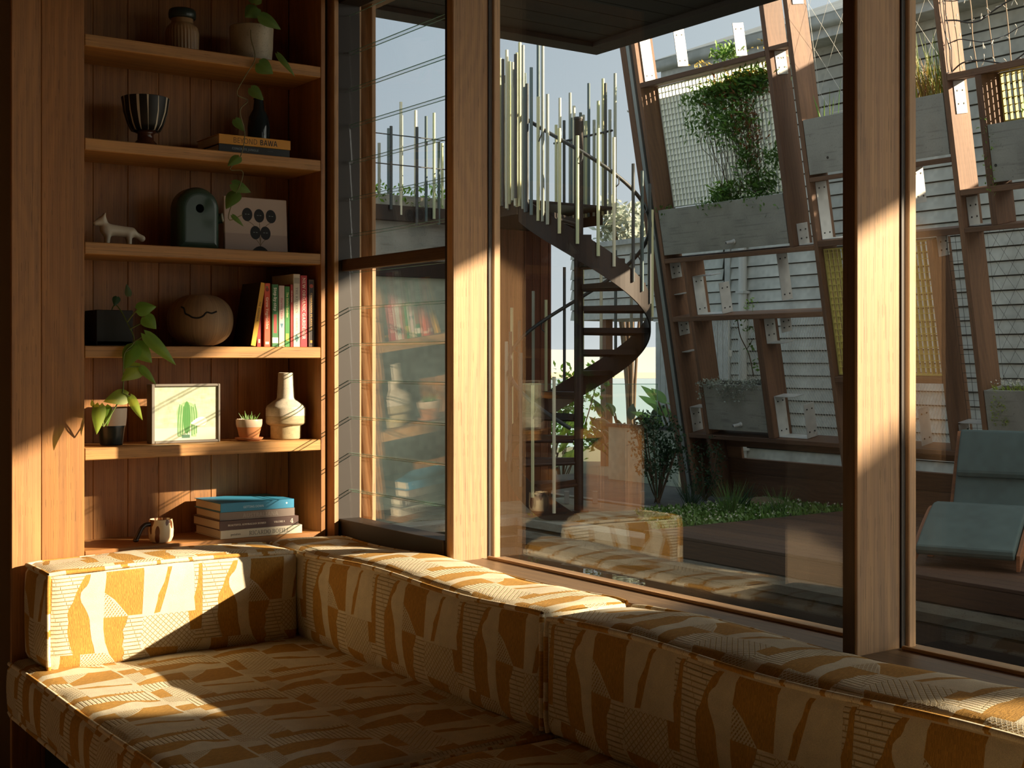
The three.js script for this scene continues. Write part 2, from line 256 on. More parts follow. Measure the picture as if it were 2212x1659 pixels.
function cushion(name, label, group, [x0, x1, y0, y1, z0, z1], o, uvf, edges) {
  const c = [(x0 + x1) / 2, y0, (z0 + z1) / 2], w = x1 - x0, h = y1 - y0, d = z1 - z0, hx = w / 2, hy = h / 2, hz = d / 2, R = 0.028;
  const t = thing(name, label, 'cushion', c, group);
  const deform = (p, n) => {
    const q = V(THREE.MathUtils.clamp(p.x, -hx + R, hx - R), THREE.MathUtils.clamp(p.y, -hy + R, hy - R), THREE.MathUtils.clamp(p.z, -hz + R, hz - R)), e = p.clone().sub(q);
    const out = e.length() > 1e-6 ? q.add(e.normalize().multiplyScalar(R)) : p.clone();
    const f = (a, ha) => Math.pow(Math.max(0, 1 - (a / ha) * (a / ha)), 0.6), a = [f(p.x, hx), f(p.y, hy), f(p.z, hz)];
    const bl = n.x ? o.bx * a[1] * a[2] : n.y ? o.by * a[0] * a[2] : o.bz * a[0] * a[1];
    const wr = (vn(p.x * 5 + 31 + o.s, p.z * 5 + p.y * 4 + 17, 999, 999, o.s) - 0.5) * 0.012 + (vn(p.x * 14 + 31, p.z * 14 + p.y * 11 + 17, 999, 999, o.s + 1) - 0.5) * 0.005;
    out.addScaledVector(n, bl + wr); if (p.y > 0) out.y += o.wave * Math.sin((o.ax === 'x' ? p.x : p.z) * 6.2 + o.s) * Math.min(1, p.y / hy * 1.2); return out;
  };
  const g = new THREE.BoxGeometry(w, h, d, Math.max(6, Math.round(w / 0.03)), Math.max(8, Math.round(h / 0.03)), Math.max(6, Math.round(d / 0.03))), P = g.attributes.position, N = g.attributes.normal, UV = g.attributes.uv;
  for (let i = 0; i < P.count; i++) { const p = V(P.getX(i), P.getY(i), P.getZ(i)), n = V(N.getX(i), N.getY(i), N.getZ(i)), u = uvf(p, n, hx, hy, hz); const q = deform(p, n); P.setXYZ(i, q.x, q.y, q.z); UV.setXY(i, u[0], u[1]); }
  g.computeVertexNormals(); g.translate(0, hy, 0);
  part(t, 'cover', g, M.fabric);
  const cor = (sx, sy, sz) => V(sx * (hx - 0.004), sy * (hy - 0.004), sz * (hz - 0.004));
  for (const [A, B] of edges) {
    const a = cor(...A), b = cor(...B), L = a.distanceTo(b), pts = [];
    for (let i = 0; i <= Math.ceil(L / 0.05); i++) { const q = a.clone().lerp(b, i / Math.ceil(L / 0.05)), n = V(0, 0, 0); const dq = deform(q, n); dq.y += hy; pts.push(dq.add(V((Math.sign(q.x) * (Math.abs(q.x) > hx - 0.02)) * 0.002, (Math.sign(q.y) * (Math.abs(q.y) > hy - 0.02)) * 0.003, (Math.sign(q.z) * (Math.abs(q.z) > hz - 0.02)) * 0.003))); }
    const tg = tube(pts, 0.0075, Math.ceil(L / 0.02), 7), uv = tg.attributes.uv; for (let i = 0; i < uv.count; i++) uv.setXY(i, uv.getX(i) * L / 0.505 + o.s * 0.3, 0.93 + uv.getY(i) * 0.02);
    part(t, 'piping', tg, M.pipe);
  }
  return t;
}
{
  const base = thing('bench_base', 'dark recessed base under the window bench', 'bench');
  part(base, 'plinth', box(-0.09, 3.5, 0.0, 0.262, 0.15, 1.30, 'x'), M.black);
  const fr = (x0) => (p, n, hx, hy, hz) => n.y ? [(p.x + x0) / 0.505, (2 * hy + (hz - p.z)) / 0.64] : n.x ? [(p.z + x0) / 0.505, (p.y + hy) / 0.64] : [(p.x + x0) / 0.505, (p.y + hy) / 0.64];
  const top = [[[-1, 1, 1], [1, 1, 1]], [[-1, 1, -1], [1, 1, -1]]], fv = [[[-1, -1, 1], [-1, 1, 1]], [[1, -1, 1], [1, 1, 1]]];
  const A = cushion('back_cushion', 'long patterned back cushion under the louvre window and wide pane', 'patterned bench cushions', [-0.08, 1.644, 0.45, 0.772, 0.176, 0.488], { bx: 0, by: 0.016, bz: 0.012, wave: 0.007, s: 2, ax: 'x' }, fr(0.55), [...top, fv[1]]);
  cushion('back_cushion', 'patterned back cushion nearest the camera below the right window post', 'patterned bench cushions', [1.652, 3.42, 0.45, 0.772, 0.176, 0.488], { bx: 0.004, by: 0.016, bz: 0.012, wave: 0.007, s: 5, ax: 'x' }, fr(0.36), [...top, ...fv]);
  cushion('back_cushion', 'short sunlit patterned back cushion set against the bookcase', 'patterned bench cushions', [-0.08, 0.196, 0.45, 0.776, 0.492, 1.374], { bx: 0.012, by: 0.010, bz: 0.010, wave: 0.004, s: 8, ax: 'z' },
    (p, n, hx, hy, hz) => n.y ? [(-p.z + 0.458) / 0.505, (2 * hy + (hx - p.x)) / 0.64] : n.z ? [(p.x + 0.3) / 0.505, (p.y + hy) / 0.64] : [(-p.z + 0.458) / 0.505, (p.y + hy) / 0.64], [[[1, 1, -1], [1, 1, 1]], [[-1, 1, -1], [-1, 1, 1]], [[1, -1, 1], [1, 1, 1]], [[-1, 1, 1], [1, 1, 1]]]);
  const sv = (x0) => (p, n, hx, hy, hz) => n.y ? [(p.x + x0) / 0.505, (hz - p.z) / 0.64 + 0.13] : n.x ? [(p.z + x0) / 0.505, (p.y + hy) / 0.64] : [(p.x + x0) / 0.505, (p.y + hy) / 0.64];
  const se = [[[-1, 1, 1], [1, 1, 1]], [[-1, -1, 1], [1, -1, 1]]];
  cushion('seat_cushion', 'sunlit patterned seat cushion at the bookcase end of the bench', 'patterned bench cushions', [-0.08, 1.655, 0.27, 0.45, 0.17, 1.43], { bx: 0, by: 0.012, bz: 0.012, wave: 0.002, s: 11, ax: 'x' }, sv(0.2), [...se, [[1, 1, -1], [1, 1, 1]]]);
  cushion('seat_cushion', 'shaded patterned seat cushion at the lower edge of the photo', 'patterned bench cushions', [1.663, 3.42, 0.27, 0.45, 0.17, 1.43], { bx: 0, by: 0.012, bz: 0.012, wave: 0.002, s: 14, ax: 'x' }, sv(0.05), [...se, [[-1, 1, -1], [-1, 1, 1]]]);
}

// ---------- leaves ----------
function leafGeo(b, t, w, facing, fold = 0.18, curl = 0.12, shape = 'heart', tint) {
  b = V(...b); t = V(...t); const d = t.clone().sub(b), L = d.length(); d.normalize();
  const n = facing.clone().addScaledVector(d, -facing.dot(d)).normalize(), s = d.clone().cross(n), pos = [], uv = [], idx = [], colr = [], NT = 9, NS = 4;
  for (let i = 0; i <= NT; i++) {
    const q = i / NT, ww = (shape === 'heart' ? 1.12 * Math.pow(Math.sin(Math.PI * Math.pow(q * 0.985 + 0.015, 0.62)), 0.85) * (1 - 0.25 * q) : Math.sin(Math.PI * Math.pow(q, 0.8))) * w / 2;
    for (let j = -NS / 2; j <= NS / 2; j++) {
      const a = j / (NS / 2), p = b.clone().addScaledVector(d, q * L - (shape === 'heart' ? (1 - q) * (1 - q) * Math.abs(a) * 0.10 * L : 0)).addScaledVector(s, a * ww).addScaledVector(n, -Math.abs(a) * ww * fold * 2 + curl * L * Math.sin(q * Math.PI * 0.9) - 0.25 * curl * L * q);
      pos.push(p.x, p.y, p.z); uv.push(q, a); const k = tint ?? 1, v = k * (1 + 0.12 * Math.abs(a) - (j === 0 ? -0.25 : 0)); colr.push(v, v, v);
    }
  }
  for (let i = 0; i < NT; i++) for (let j = 0; j < NS; j++) { const k = i * (NS + 1) + j; idx.push(k, k + 1, k + NS + 1, k + 1, k + NS + 2, k + NS + 1); }
  const g = geoFrom(pos, uv, idx); g.setAttribute('color', new THREE.Float32BufferAttribute(colr, 3)); g.computeVertexNormals(); return g;
}
const paint = (g, c = [1, 1, 1]) => { const n = g.attributes.position.count, a = new Float32Array(n * 3); for (let i = 0; i < n; i++) a.set(c, i * 3); g.setAttribute('color', new THREE.BufferAttribute(a, 3)); return g; };
const stemMat = std([0.16, 0.22, 0.05], 0.6);
// ---------- books ----------
const pageMat = std([0.80, 0.70, 0.52], 0.9);
const spineCache = {};
function bookParts(t, h, w, dep, cover, spine) {
  const cm = std(cover, 0.5); const b = 0.0022;
  part(t, 'cover', merge([box(-dep, 0, 0, h, w / 2 - b, w / 2), box(-dep, 0, 0, h, -w / 2, -w / 2 + b), box(-0.003, -0.0002, 0, h, -w / 2 + b, w / 2 - b)]), cm);
  part(t, 'pages', box(-dep + 0.004, -0.003, 0.004, h - 0.004, -w / 2 + b, w / 2 - b), pageMat);
  if (spine) {
    const g = box(-0.0006, 0.0008, 0.0005, h - 0.0005, -w / 2 + 0.0006, w / 2 - 0.0006, 'y', 0.0003), p = g.attributes.position, uv = g.attributes.uv;
    for (let i = 0; i < uv.count; i++) uv.setXY(i, 0.5 - p.getZ(i) / w, p.getY(i) / h);
    const cw = Math.max(24, Math.round(w * 2600)), ch = Math.round(h * 2600);
    part(t, 'spine', g, new THREE.MeshStandardMaterial({ roughness: 0.5, map: canvasTex(cw, ch, (c) => { c.save(); spine(c, cw, ch); c.restore(); }) }));
  }
}
const spineText = (bg, items, deco) => (c, w, h) => {
  c.fillStyle = bg; c.fillRect(0, 0, w, h); if (deco) deco(c, w, h);
  c.translate(w, 0); c.rotate(Math.PI / 2); c.textBaseline = 'middle'; // now x runs down the spine, y across it
  for (const [txt, x, size, color, font = 'sans-serif', st = 'bold', y = 0.5, maxw = 0.9] of items) { c.fillStyle = color; c.font = `${st} ${size * w}px ${font}`; c.textAlign = 'left'; c.fillText(txt, x * h, y * w, maxw * h); }
};
function uprightBook(label, z0, z1, y0, h, dep, x, cover, spine, lean = 0) {
  const t = thing('book', label, 'book', [x, y0, (z0 + z1) / 2], 'books standing on the fourth shelf'); t.rotation.x = lean;
  bookParts(t, h, z1 - z0, dep, cover, spine); return t;
}
function flatBook(label, y0, y1, zl, zr, dep, x, cover, spine, group, yaw = 0) {
  const t = thing('book', label, 'book', [x, (y0 + y1) / 2, zr], group); t.rotation.set(Math.PI / 2, 0, 0); if (yaw) { t.rotation.order = 'YXZ'; t.rotation.y = yaw; }
  bookParts(t, zl - zr, y1 - y0, dep, cover, spine); return t;
}
{
  const y = 1.5005, X = -0.125;
  uprightBook('dark hardback with a bright yellow spine leaning at the left of the upright books', 0.516, 0.536, y + 0.003, 0.242, 0.17, X, [0.03, 0.02, 0.012], spineText('#e2a92c', [['THE  GARDENER', 0.3, 0.5, '#7a5510', 'sans-serif', 'bold']]), -0.17);
  { const t = thing('book', 'short red book behind the leaning yellow-spined book', 'book', [X - 0.01, y, 0.497], 'books standing on the fourth shelf'); bookParts(t, 0.143, 0.018, 0.15, [0.42, 0.035, 0.02], spineText('#a32a18', [['', 0, 0.5, '#fff']], (c, w, h) => { c.fillStyle = '#d9c9a8'; c.fillRect(w * 0.3, h * 0.8, w * 0.4, h * 0.1); })); }
  uprightBook('orange-red Grow Vegetables book standing upright', 0.457, 0.481, y, 0.240, 0.18, X, [0.75, 0.12, 0.05], spineText('#dd5530', [['Grow Vegetables', 0.22, 0.62, '#ffe6c8', 'serif', 'bold', 0.5, 0.5]], (c, w, h) => { c.fillStyle = '#8a2f12'; c.beginPath(); c.ellipse(w / 2, h * 0.1, w * 0.3, h * 0.03, 0, 0, 7); c.fill(); c.fillStyle = '#5a8a3a'; c.fillRect(w * 0.3, h * 0.05, w * 0.3, h * 0.02); c.fillStyle = '#f0d8c0'; c.fillRect(w * 0.2, h * 0.92, w * 0.6, h * 0.04); }));
  uprightBook('green Step-by-step gardening book standing upright', 0.424, 0.449, y, 0.237, 0.18, X, [0.08, 0.26, 0.10], spineText('#3c7a44', [['Step-by-step', 0.05, 0.66, '#f4f2e4', 'sans-serif', 'bold', 0.5, 0.38]], (c, w, h) => { c.fillStyle = '#b5443c'; c.fillRect(w * 0.25, h * 0.48, w * 0.5, h * 0.3); c.fillStyle = '#e8e4d0'; c.fillRect(0, h * 0.85, w, h * 0.09); }));
  uprightBook('pale pink slim book between two green books', 0.398, 0.421, y, 0.233, 0.17, X, [0.75, 0.62, 0.58], spineText('#dcc6bc', [['Harvest Table', 0.2, 0.5, '#c86a72', 'serif', 'bold', 0.5, 0.5]], (c, w, h) => { c.fillStyle = '#4c7a8c'; c.beginPath(); c.moveTo(w * 0.2, h * 0.62); c.lineTo(w * 0.8, h * 0.62); c.lineTo(w * 0.5, h * 0.7); c.fill(); c.fillStyle = '#e7d9b0'; c.fillRect(0, h * 0.9, w, h * 0.1); }));
  uprightBook('bright green slim book with a yellow title band', 0.376, 0.396, y, 0.231, 0.17, X, [0.10, 0.32, 0.08], spineText('#3f8a3a', [['The Edible Garden', 0.1, 0.55, '#f3ec9a', 'sans-serif', 'bold', 0.5, 0.6]], (c, w, h) => { c.fillStyle = '#d7c24a'; c.fillRect(w * 0.2, h * 0.78, w * 0.6, h * 0.12); }));
  uprightBook('very thin red paperback beside the tall pale book', 0.363, 0.373, y, 0.239, 0.17, X, [0.5, 0.05, 0.04], spineText('#b33028', [['Life on Purpose', 0.1, 0.6, '#f2e6d6', 'sans-serif', 'bold', 0.5, 0.7]]));
  uprightBook('tallest pale grey book on the fourth shelf', 0.333, 0.361, y, 0.279, 0.19, X, [0.74, 0.70, 0.62], spineText('#d6cdbb', [['THE KITCHEN', 0.18, 0.5, '#8a8478', 'serif', 'bold', 0.5, 0.4], ['GARDEN', 0.6, 0.4, '#8a8478', 'serif']], (c, w, h) => { c.fillStyle = '#a9a497'; c.fillRect(w * 0.1, h * 0.05, w * 0.8, h * 0.08); c.fillStyle = '#4f7f78'; c.beginPath(); c.moveTo(w / 2, h * 0.82); c.lineTo(w * 0.85, h * 0.88); c.lineTo(w / 2, h * 0.94); c.lineTo(w * 0.15, h * 0.88); c.fill(); }));
  uprightBook('thick red NEW ORGANIC GARDENER book', 0.303, 0.331, y, 0.275, 0.19, X, [0.55, 0.05, 0.06], spineText('#b8313a', [['NEW ORGANIC GARDENER', 0.03, 0.62, '#f3dcc8', 'serif', 'bold', 0.5, 0.86]]));
  uprightBook('dark brown book with gold lettering at the right end of the upright books', 0.273, 0.297, y, 0.261, 0.19, X, [0.05, 0.028, 0.012], spineText('#2e1d0e', [['COMPANION PLANTING', 0.2, 0.5, '#b98a32', 'serif', 'bold', 0.5, 0.6]], (c, w, h) => { c.fillStyle = '#b5472a'; c.beginPath(); c.arc(w / 2, h * 0.1, w * 0.32, 0, 7); c.fill(); c.strokeStyle = '#b98a32'; c.lineWidth = 2; c.strokeRect(w * 0.12, h * 0.02, w * 0.76, h * 0.96); c.fillStyle = '#b98a32'; c.fillRect(w * 0.3, h * 0.9, w * 0.4, h * 0.04); }));
  const G = 'books in the stack on the lowest shelf', x = -0.105;
  flatBook('thick white RICARDO BOFILL book at the bottom of the stack of four', 0.7905, 0.822, 0.664, 0.334, 0.25, x, [0.80, 0.75, 0.66], spineText('#dcd2be', [['RICARDO BOFILL', 0.34, 0.66, '#4a443c', 'serif', 'normal', 0.52, 0.5], ['gestalten', 0.12, 0.3, '#4a443c', 'sans-serif', 'bold', 0.55, 0.12]]), G);
  flatBook('brown BEAUTIFUL AUSTRALIAN HOMES book second from the bottom of the stack', 0.8225, 0.857, 0.668, 0.348, 0.26, x - 0.002, [0.16, 0.085, 0.075], spineText('#5d4540', [['BEAUTIFUL AUSTRALIAN HOMES', 0.1, 0.26, '#eadfce', 'serif', 'bold', 0.5, 0.5], ['VOLUME 4', 0.68, 0.26, '#eadfce', 'serif', 'bold', 0.5, 0.14], ['4', 0.89, 0.7, '#eadfce', 'serif', 'bold', 0.5, 0.1]]), G, 0.012);
  flatBook('grey-mauve book third from the bottom of the stack', 0.8575, 0.888, 0.664, 0.363, 0.245, x - 0.004, [0.33, 0.27, 0.24], spineText('#8d7d74', [['AUSTRALIANA', 0.3, 0.7, '#a4978c', 'sans-serif', 'bold', 0.55, 0.5]]), G, -0.01);
  flatBook('blue book on top of the stack of four', 0.8885, 0.922, 0.663, 0.366, 0.25, x - 0.003, [0.05, 0.30, 0.50], spineText('#3c94bf', [['GETTING DOWN', 0.3, 0.34, '#cfe6ee', 'sans-serif', 'normal', 0.55, 0.4], ['*', 0.88, 0.5, '#eaf4f6']]), G, 0.006);
  const G2 = 'books lying on the second shelf';
  flatBook('dark CONCRETE JUNGLE book under the yellow book on the second shelf', 2.2205, 2.25, 0.664, 0.378, 0.22, -0.121, [0.012, 0.014, 0.016], spineText('#0d1012', [['CONCRETE JUNGLE', 0.18, 0.4, '#7f8b90', 'sans-serif', 'bold', 0.45, 0.45], ['————', 0.68, 0.2, '#7f8b90', 'sans-serif', 'normal', 0.4, 0.25]]), G2);
  flatBook('yellow BEYOND BAWA book on the second shelf', 2.2505, 2.286, 0.664, 0.375, 0.22, -0.12, [0.75, 0.42, 0.05], spineText('#d8982c', [['BEYOND', 0.19, 0.78, '#5b3d10', 'sans-serif', 'normal', 0.52, 0.34], ['BAWA', 0.56, 0.8, '#1d1408', 'sans-serif', 'bold', 0.52, 0.25]]), G2);
}
// ---------- vessels and ornaments ----------
const uvRep = (g, a, b) => { const u = g.attributes.uv; for (let i = 0; i < u.count; i++) u.setXY(i, u.getX(i) * a, u.getY(i) * b); return g; };
{
  // ribbed jar, top shelf
  let t = thing('lidded_jar', 'ribbed tan jar with a dark lid on the top shelf', 'jar', [-0.24, 2.5805, 0.758]);
  const jar = lathe([[0, 0], [0.05, 0], [0.056, 0.006], [0.059, 0.02], [0.060, 0.085], [0.056, 0.105], [0.044, 0.118], [0.04, 0.122], [0.04, 0.14], [0.036, 0.14], [0.036, 0.12], [0, 0.1]], 120), jp = jar.attributes.position;
  for (let i = 0; i < jp.count; i++) { const X = jp.getX(i), Z = jp.getZ(i), r = Math.hypot(X, Z), yy = jp.getY(i); if (r > 0.05 && yy > 0.01 && yy < 0.1) { const k = 1 + 0.028 * Math.cos(Math.atan2(Z, X) * 30); jp.setX(i, X * k); jp.setZ(i, Z * k); } }
  jar.computeVertexNormals(); part(t, 'body', jar, std([0.34, 0.21, 0.10], 0.4));
  part(t, 'lid', lathe([[0, 0.137], [0.046, 0.137], [0.050, 0.142], [0.051, 0.155], [0.049, 0.168], [0.044, 0.173], [0, 0.174]]), std([0.03, 0.045, 0.04], 0.25));
  // pot with trailing vine, top shelf
  t = thing('plant_pot', 'cream plant pot with a trailing vine on the top shelf', 'pot', [-0.21, 2.5805, 0.495]);
  part(t, 'pot', lathe([[0, 0], [0.07, 0], [0.076, 0.008], [0.081, 0.06], [0.083, 0.135], [0.08, 0.138], [0.076, 0.13], [0.073, 0.05], [0, 0.02]]), std([0.62, 0.55, 0.42], 0.5, { map: speckMap }));
  part(t, 'soil', new THREE.CircleGeometry(0.075, 24).rotateX(-Math.PI / 2).translate(0, 0.12, 0), M.soil);
  const rel = (o, p) => [p[0] - o.position.x, p[1] - o.position.y, p[2] - o.position.z], face = () => V(1, 0.25, 0.45 + rnd(-0.25, 0.25)).normalize();
  let v = thing('trailing_vine', 'dark green heart-leaved vine hanging from the top shelf past the yellow book', 'plant', [-0.21, 2.70, 0.495]);
  part(v, 'stem', tube([[-0.2, 2.68, 0.501], [-0.2, 2.738, 0.501], [-0.1, 2.646, 0.545], [-0.07, 2.57, 0.543], [-0.07, 2.495, 0.584], [-0.08, 2.43, 0.61], [-0.08, 2.412, 0.567], [-0.07, 2.372, 0.602], [-0.07, 2.287, 0.584], [-0.06, 2.197, 0.606], [-0.06, 2.147, 0.646], [-0.05, 2.144, 0.602], [-0.05, 2.092, 0.611], [-0.06, 2.057, 0.625], [-0.05, 1.962, 0.654], [-0.05, 1.983, 0.602]].map((p) => rel(v, p)), 0.0019, 120, 5), std([0.22, 0.20, 0.09], 0.6));
  for (const [b, e, w] of [[[-0.07, 2.555, 0.527], [-0.058, 2.518, 0.476], 0.065], [[-0.05, 2.592, 0.461], [-0.038, 2.513, 0.396], 0.024], [[-0.06, 2.197, 0.61], [-0.048, 2.156, 0.661], 0.038], [[-0.06, 2.096, 0.637], [-0.048, 2.067, 0.568], 0.046], [[-0.06, 2.066, 0.622], [-0.048, 1.999, 0.667], 0.054], [[-0.05, 1.979, 0.641], [-0.038, 1.939, 0.602], 0.018], [[-0.12, 2.772, 0.511], [-0.108, 2.726, 0.567], 0.065], [[-0.08, 2.734, 0.517], [-0.068, 2.69, 0.439], 0.049], [[-0.09, 2.462, 0.55], [-0.078, 2.419, 0.505], 0.043], [[-0.09, 2.339, 0.612], [-0.078, 2.294, 0.58], 0.038], [[-0.1, 2.782, 0.533], [-0.088, 2.828, 0.526], 0.049]]) part(v, 'leaf', leafGeo(rel(v, b), rel(v, e), w, face(), 0.15, 0.08), LEAF.mid);
  // striped bowl
  t = thing('striped_bowl', 'black bowl with wavy white stripes on the second shelf', 'bowl', [-0.22, 2.2205, 0.905]);
  part(t, 'foot', lathe([[0, 0], [0.05, 0], [0.052, 0.006], [0.03, 0.03], [0.028, 0.052], [0.045, 0.064], [0, 0.064]]), std([0.09, 0.03, 0.015], 0.2));
  part(t, 'bowl', lathe([[0, 0.062], [0.052, 0.063], [0.064, 0.085], [0.078, 0.13], [0.086, 0.182], [0.083, 0.184], [0.072, 0.13], [0.05, 0.08], [0, 0.075]], 64), new THREE.MeshStandardMaterial({ roughness: 0.5, map: canvasTex(768, 128, (c, w, h) => { c.fillStyle = '#14130f'; c.fillRect(0, 0, w, h); c.fillStyle = '#d8cdb4'; for (let k = 0; k < 15; k++) { const x = k * w / 15 + 10; c.beginPath(); for (let y = 0; y <= h; y += 8) c.lineTo(x + 9 * Math.sin(y / 26 + k) , y); for (let y = h; y >= 0; y -= 8) c.lineTo(x + 9 + 6 * Math.sin(y / 19 + k * 2) + 9 * Math.sin(y / 26 + k), y); c.fill(); } }) }));
  // dark glass bottle vase on the books
  t = thing('glass_vase', 'small dark glass vase standing on the yellow book', 'vase', [-0.25, 2.2872, 0.447]);
  part(t, 'body', lathe([[0, 0], [0.036, 0], [0.042, 0.006], [0.043, 0.06], [0.038, 0.1], [0.022, 0.13], [0.018, 0.165], [0.021, 0.172], [0.017, 0.172], [0.014, 0.13], [0, 0.1]]), std([0.02, 0.03, 0.035], 0.08));
  // animal figurine
  t = thing('animal_figurine', 'pale ceramic animal figurine at the left of the third shelf', 'figurine', [-0.2, 1.8605, 1.01]);
  {
    const bones = [[[0.0, 0.055, 0.045], [0, 0.05, -0.045], 0.022, 0.018], [[0, 0.06, 0.045], [0, 0.085, 0.06], 0.013, 0.011], [[0, 0.086, 0.06], [0.004, 0.075, 0.085], 0.015, 0.009], [[-0.008, 0.098, 0.055], [-0.01, 0.113, 0.05], 0.005, 0.003], [[0.01, 0.098, 0.057], [0.012, 0.112, 0.053], 0.005, 0.003], [[0.008, 0.045, 0.04], [0.012, 0.008, 0.045], 0.010, 0.008], [[-0.008, 0.045, 0.04], [-0.012, 0.008, 0.04], 0.010, 0.008], [[0.008, 0.04, -0.035], [0.012, 0.008, -0.035], 0.010, 0.008], [[-0.008, 0.04, -0.035], [-0.012, 0.008, -0.04], 0.010, 0.008], [[0, 0.05, -0.05], [0, 0.03, -0.085], 0.008, 0.012]];
    const N = 46, mc = new MarchingCubes(N, new THREE.MeshBasicMaterial(), false, false, 40000), S = 0.11; mc.isolation = 0;
    for (let z = 0; z < N; z++) for (let y = 0; y < N; y++) for (let x = 0; x < N; x++) {
      const p = V((x / (N / 2) - 1) * S, (y / (N / 2) - 1) * S + 0.06, (z / (N / 2) - 1) * S); let e = 0;
      for (const [a, b, ra, rb] of bones) { const A = V(...a), B = V(...b), ab = B.clone().sub(A), h = Math.max(0, Math.min(1, p.clone().sub(A).dot(ab) / ab.lengthSq())); e += Math.exp(-(p.distanceTo(A.addScaledVector(ab, h)) - (ra + (rb - ra) * h)) / 0.004); }
      mc.field[x + y * N + z * N * N] = Math.log(Math.max(e, 1e-30)) * 0.004;
    }
    mc.update(); const g = new THREE.BufferGeometry(); g.setAttribute('position', new THREE.BufferAttribute(mc.positionArray.slice(0, mc.count * 3), 3)); g.setAttribute('normal', new THREE.BufferAttribute(mc.normalArray.slice(0, mc.count * 3), 3)); g.setAttribute('uv', new THREE.BufferAttribute(new Float32Array(mc.count * 2), 2));
    g.scale(S, S, S).translate(0, 0.06, 0); part(t, 'body', g, std([0.62, 0.55, 0.42], 0.35));
  }
  // green arch vase
  t = thing('arch_vase', 'dark green arch-shaped ceramic vase with a side spout on the third shelf', 'vase', [-0.22, 1.8605, 0.718]);
  {
    const sh = new THREE.Shape(), R = 0.052; sh.moveTo(-R, 0.03); sh.lineTo(-R, 0.148); sh.absarc(0, 0.148, R, Math.PI, 0, true); sh.lineTo(R, 0.03); sh.lineTo(-R, 0.03);
    const ho = new THREE.Path(); ho.moveTo(-0.012, 0.05); ho.lineTo(-0.012, 0.09); ho.absarc(0, 0.09, 0.012, Math.PI, 0, true); ho.lineTo(0.012, 0.05); ho.lineTo(-0.012, 0.05);
    const hole2 = new THREE.Path(); hole2.absarc(0, 0.15, 0.016, 0, Math.PI * 2, true); sh.holes.push(hole2);
    const g = new THREE.ExtrudeGeometry(sh, { depth: 0.05, bevelEnabled: true, bevelThickness: 0.027, bevelSize: 0.03, bevelSegments: 8, curveSegments: 28 }); g.translate(0, 0, -0.025).rotateY(Math.PI / 2);
    part(t, 'body', g, std([0.035, 0.07, 0.05], 0.32));
    part(t, 'spout', merge([rod([0.01, 0.115, -0.07], [0.03, 0.122, -0.098], 0.016, 20, 0.020)]), std([0.035, 0.07, 0.05], 0.32));
    part(t, 'spout_rim', new THREE.TorusGeometry(0.0165, 0.0045, 10, 28).applyQuaternion(new THREE.Quaternion().setFromUnitVectors(V(0, 0, 1), V(0.02, 0.007, -0.028).normalize())).translate(0.031, 0.1225, -0.0995), std([0.40, 0.42, 0.34], 0.4));
  }
  // art card
  t = thing('art_card', 'pink-grey art board printed with five dark leaves standing on the third shelf', 'picture', [-0.165, 1.862, 0.493]);
  {
    const g = box(-0.012, 0, 0, 0.204, -0.128, 0.128), p = g.attributes.position, uv = g.attributes.uv; for (let i = 0; i < uv.count; i++) uv.setXY(i, 0.5 - p.getZ(i) / 0.256, p.getY(i) / 0.204);
    g.rotateZ(0.06);
    part(t, 'board', g, new THREE.MeshStandardMaterial({ roughness: 0.8, map: canvasTex(640, 510, (c, w, h) => {
      c.fillStyle = '#b8a79b'; c.fillRect(0, 0, w, h); c.fillStyle = '#a5948b'; c.fillRect(0, h * 0.68, w, h * 0.32);
      c.strokeStyle = '#6b5a45'; c.lineWidth = 5; const L = [[0.36, 0.32], [0.55, 0.33], [0.74, 0.33], [0.485, 0.65], [0.645, 0.65]];
      for (const [x, y] of L) { c.beginPath(); c.moveTo(w * 0.56, h * 0.92); c.quadraticCurveTo(w * 0.56, h * (y + 0.2), w * x, h * (y + 0.12)); c.stroke(); }
      for (const [x, y] of L) { c.fillStyle = '#23262a'; c.beginPath(); c.ellipse(w * x, h * y, w * 0.082, h * 0.125, (x - 0.55) * -0.5, 0, 7); c.fill(); c.fillStyle = '#8f9794'; c.fillRect(w * (x - 0.035), h * (y - 0.01), w * 0.028, 5); c.fillRect(w * (x + 0.008), h * (y - 0.01), w * 0.028, 5); }
      c.fillStyle = '#1d1e20'; c.beginPath(); c.moveTo(w * 0.42, h); c.quadraticCurveTo(w * 0.56, h * 0.8, w * 0.69, h); c.fill();
    }) }));
  }
  // square pot with the long vine
  t = thing('square_pot', 'dark grey square pot at the left of the fourth shelf', 'pot', [-0.24, 1.5005, 1.033]);
  part(t, 'pot', merge([box(-0.066, 0.066, 0, 0.02, -0.066, 0.066, 'y', 0.004), box(0.056, 0.066, 0, 0.128, -0.066, 0.066, 'y', 0.004), box(-0.066, -0.056, 0, 0.128, -0.066, 0.066, 'y', 0.004), box(-0.056, 0.056, 0, 0.128, 0.056, 0.066, 'y', 0.004), box(-0.056, 0.056, 0, 0.128, -0.066, -0.056, 'y', 0.004)]), std([0.035, 0.033, 0.03], 0.7, { map: concMap }));
  part(t, 'soil', box(-0.056, 0.056, 0.02, 0.11, -0.056, 0.056), M.soil);
  v = thing('trailing_philodendron', 'sunlit bright green heart-leaved vine hanging in front of the left shelves', 'plant', [-0.2, 1.61, 1.033]);
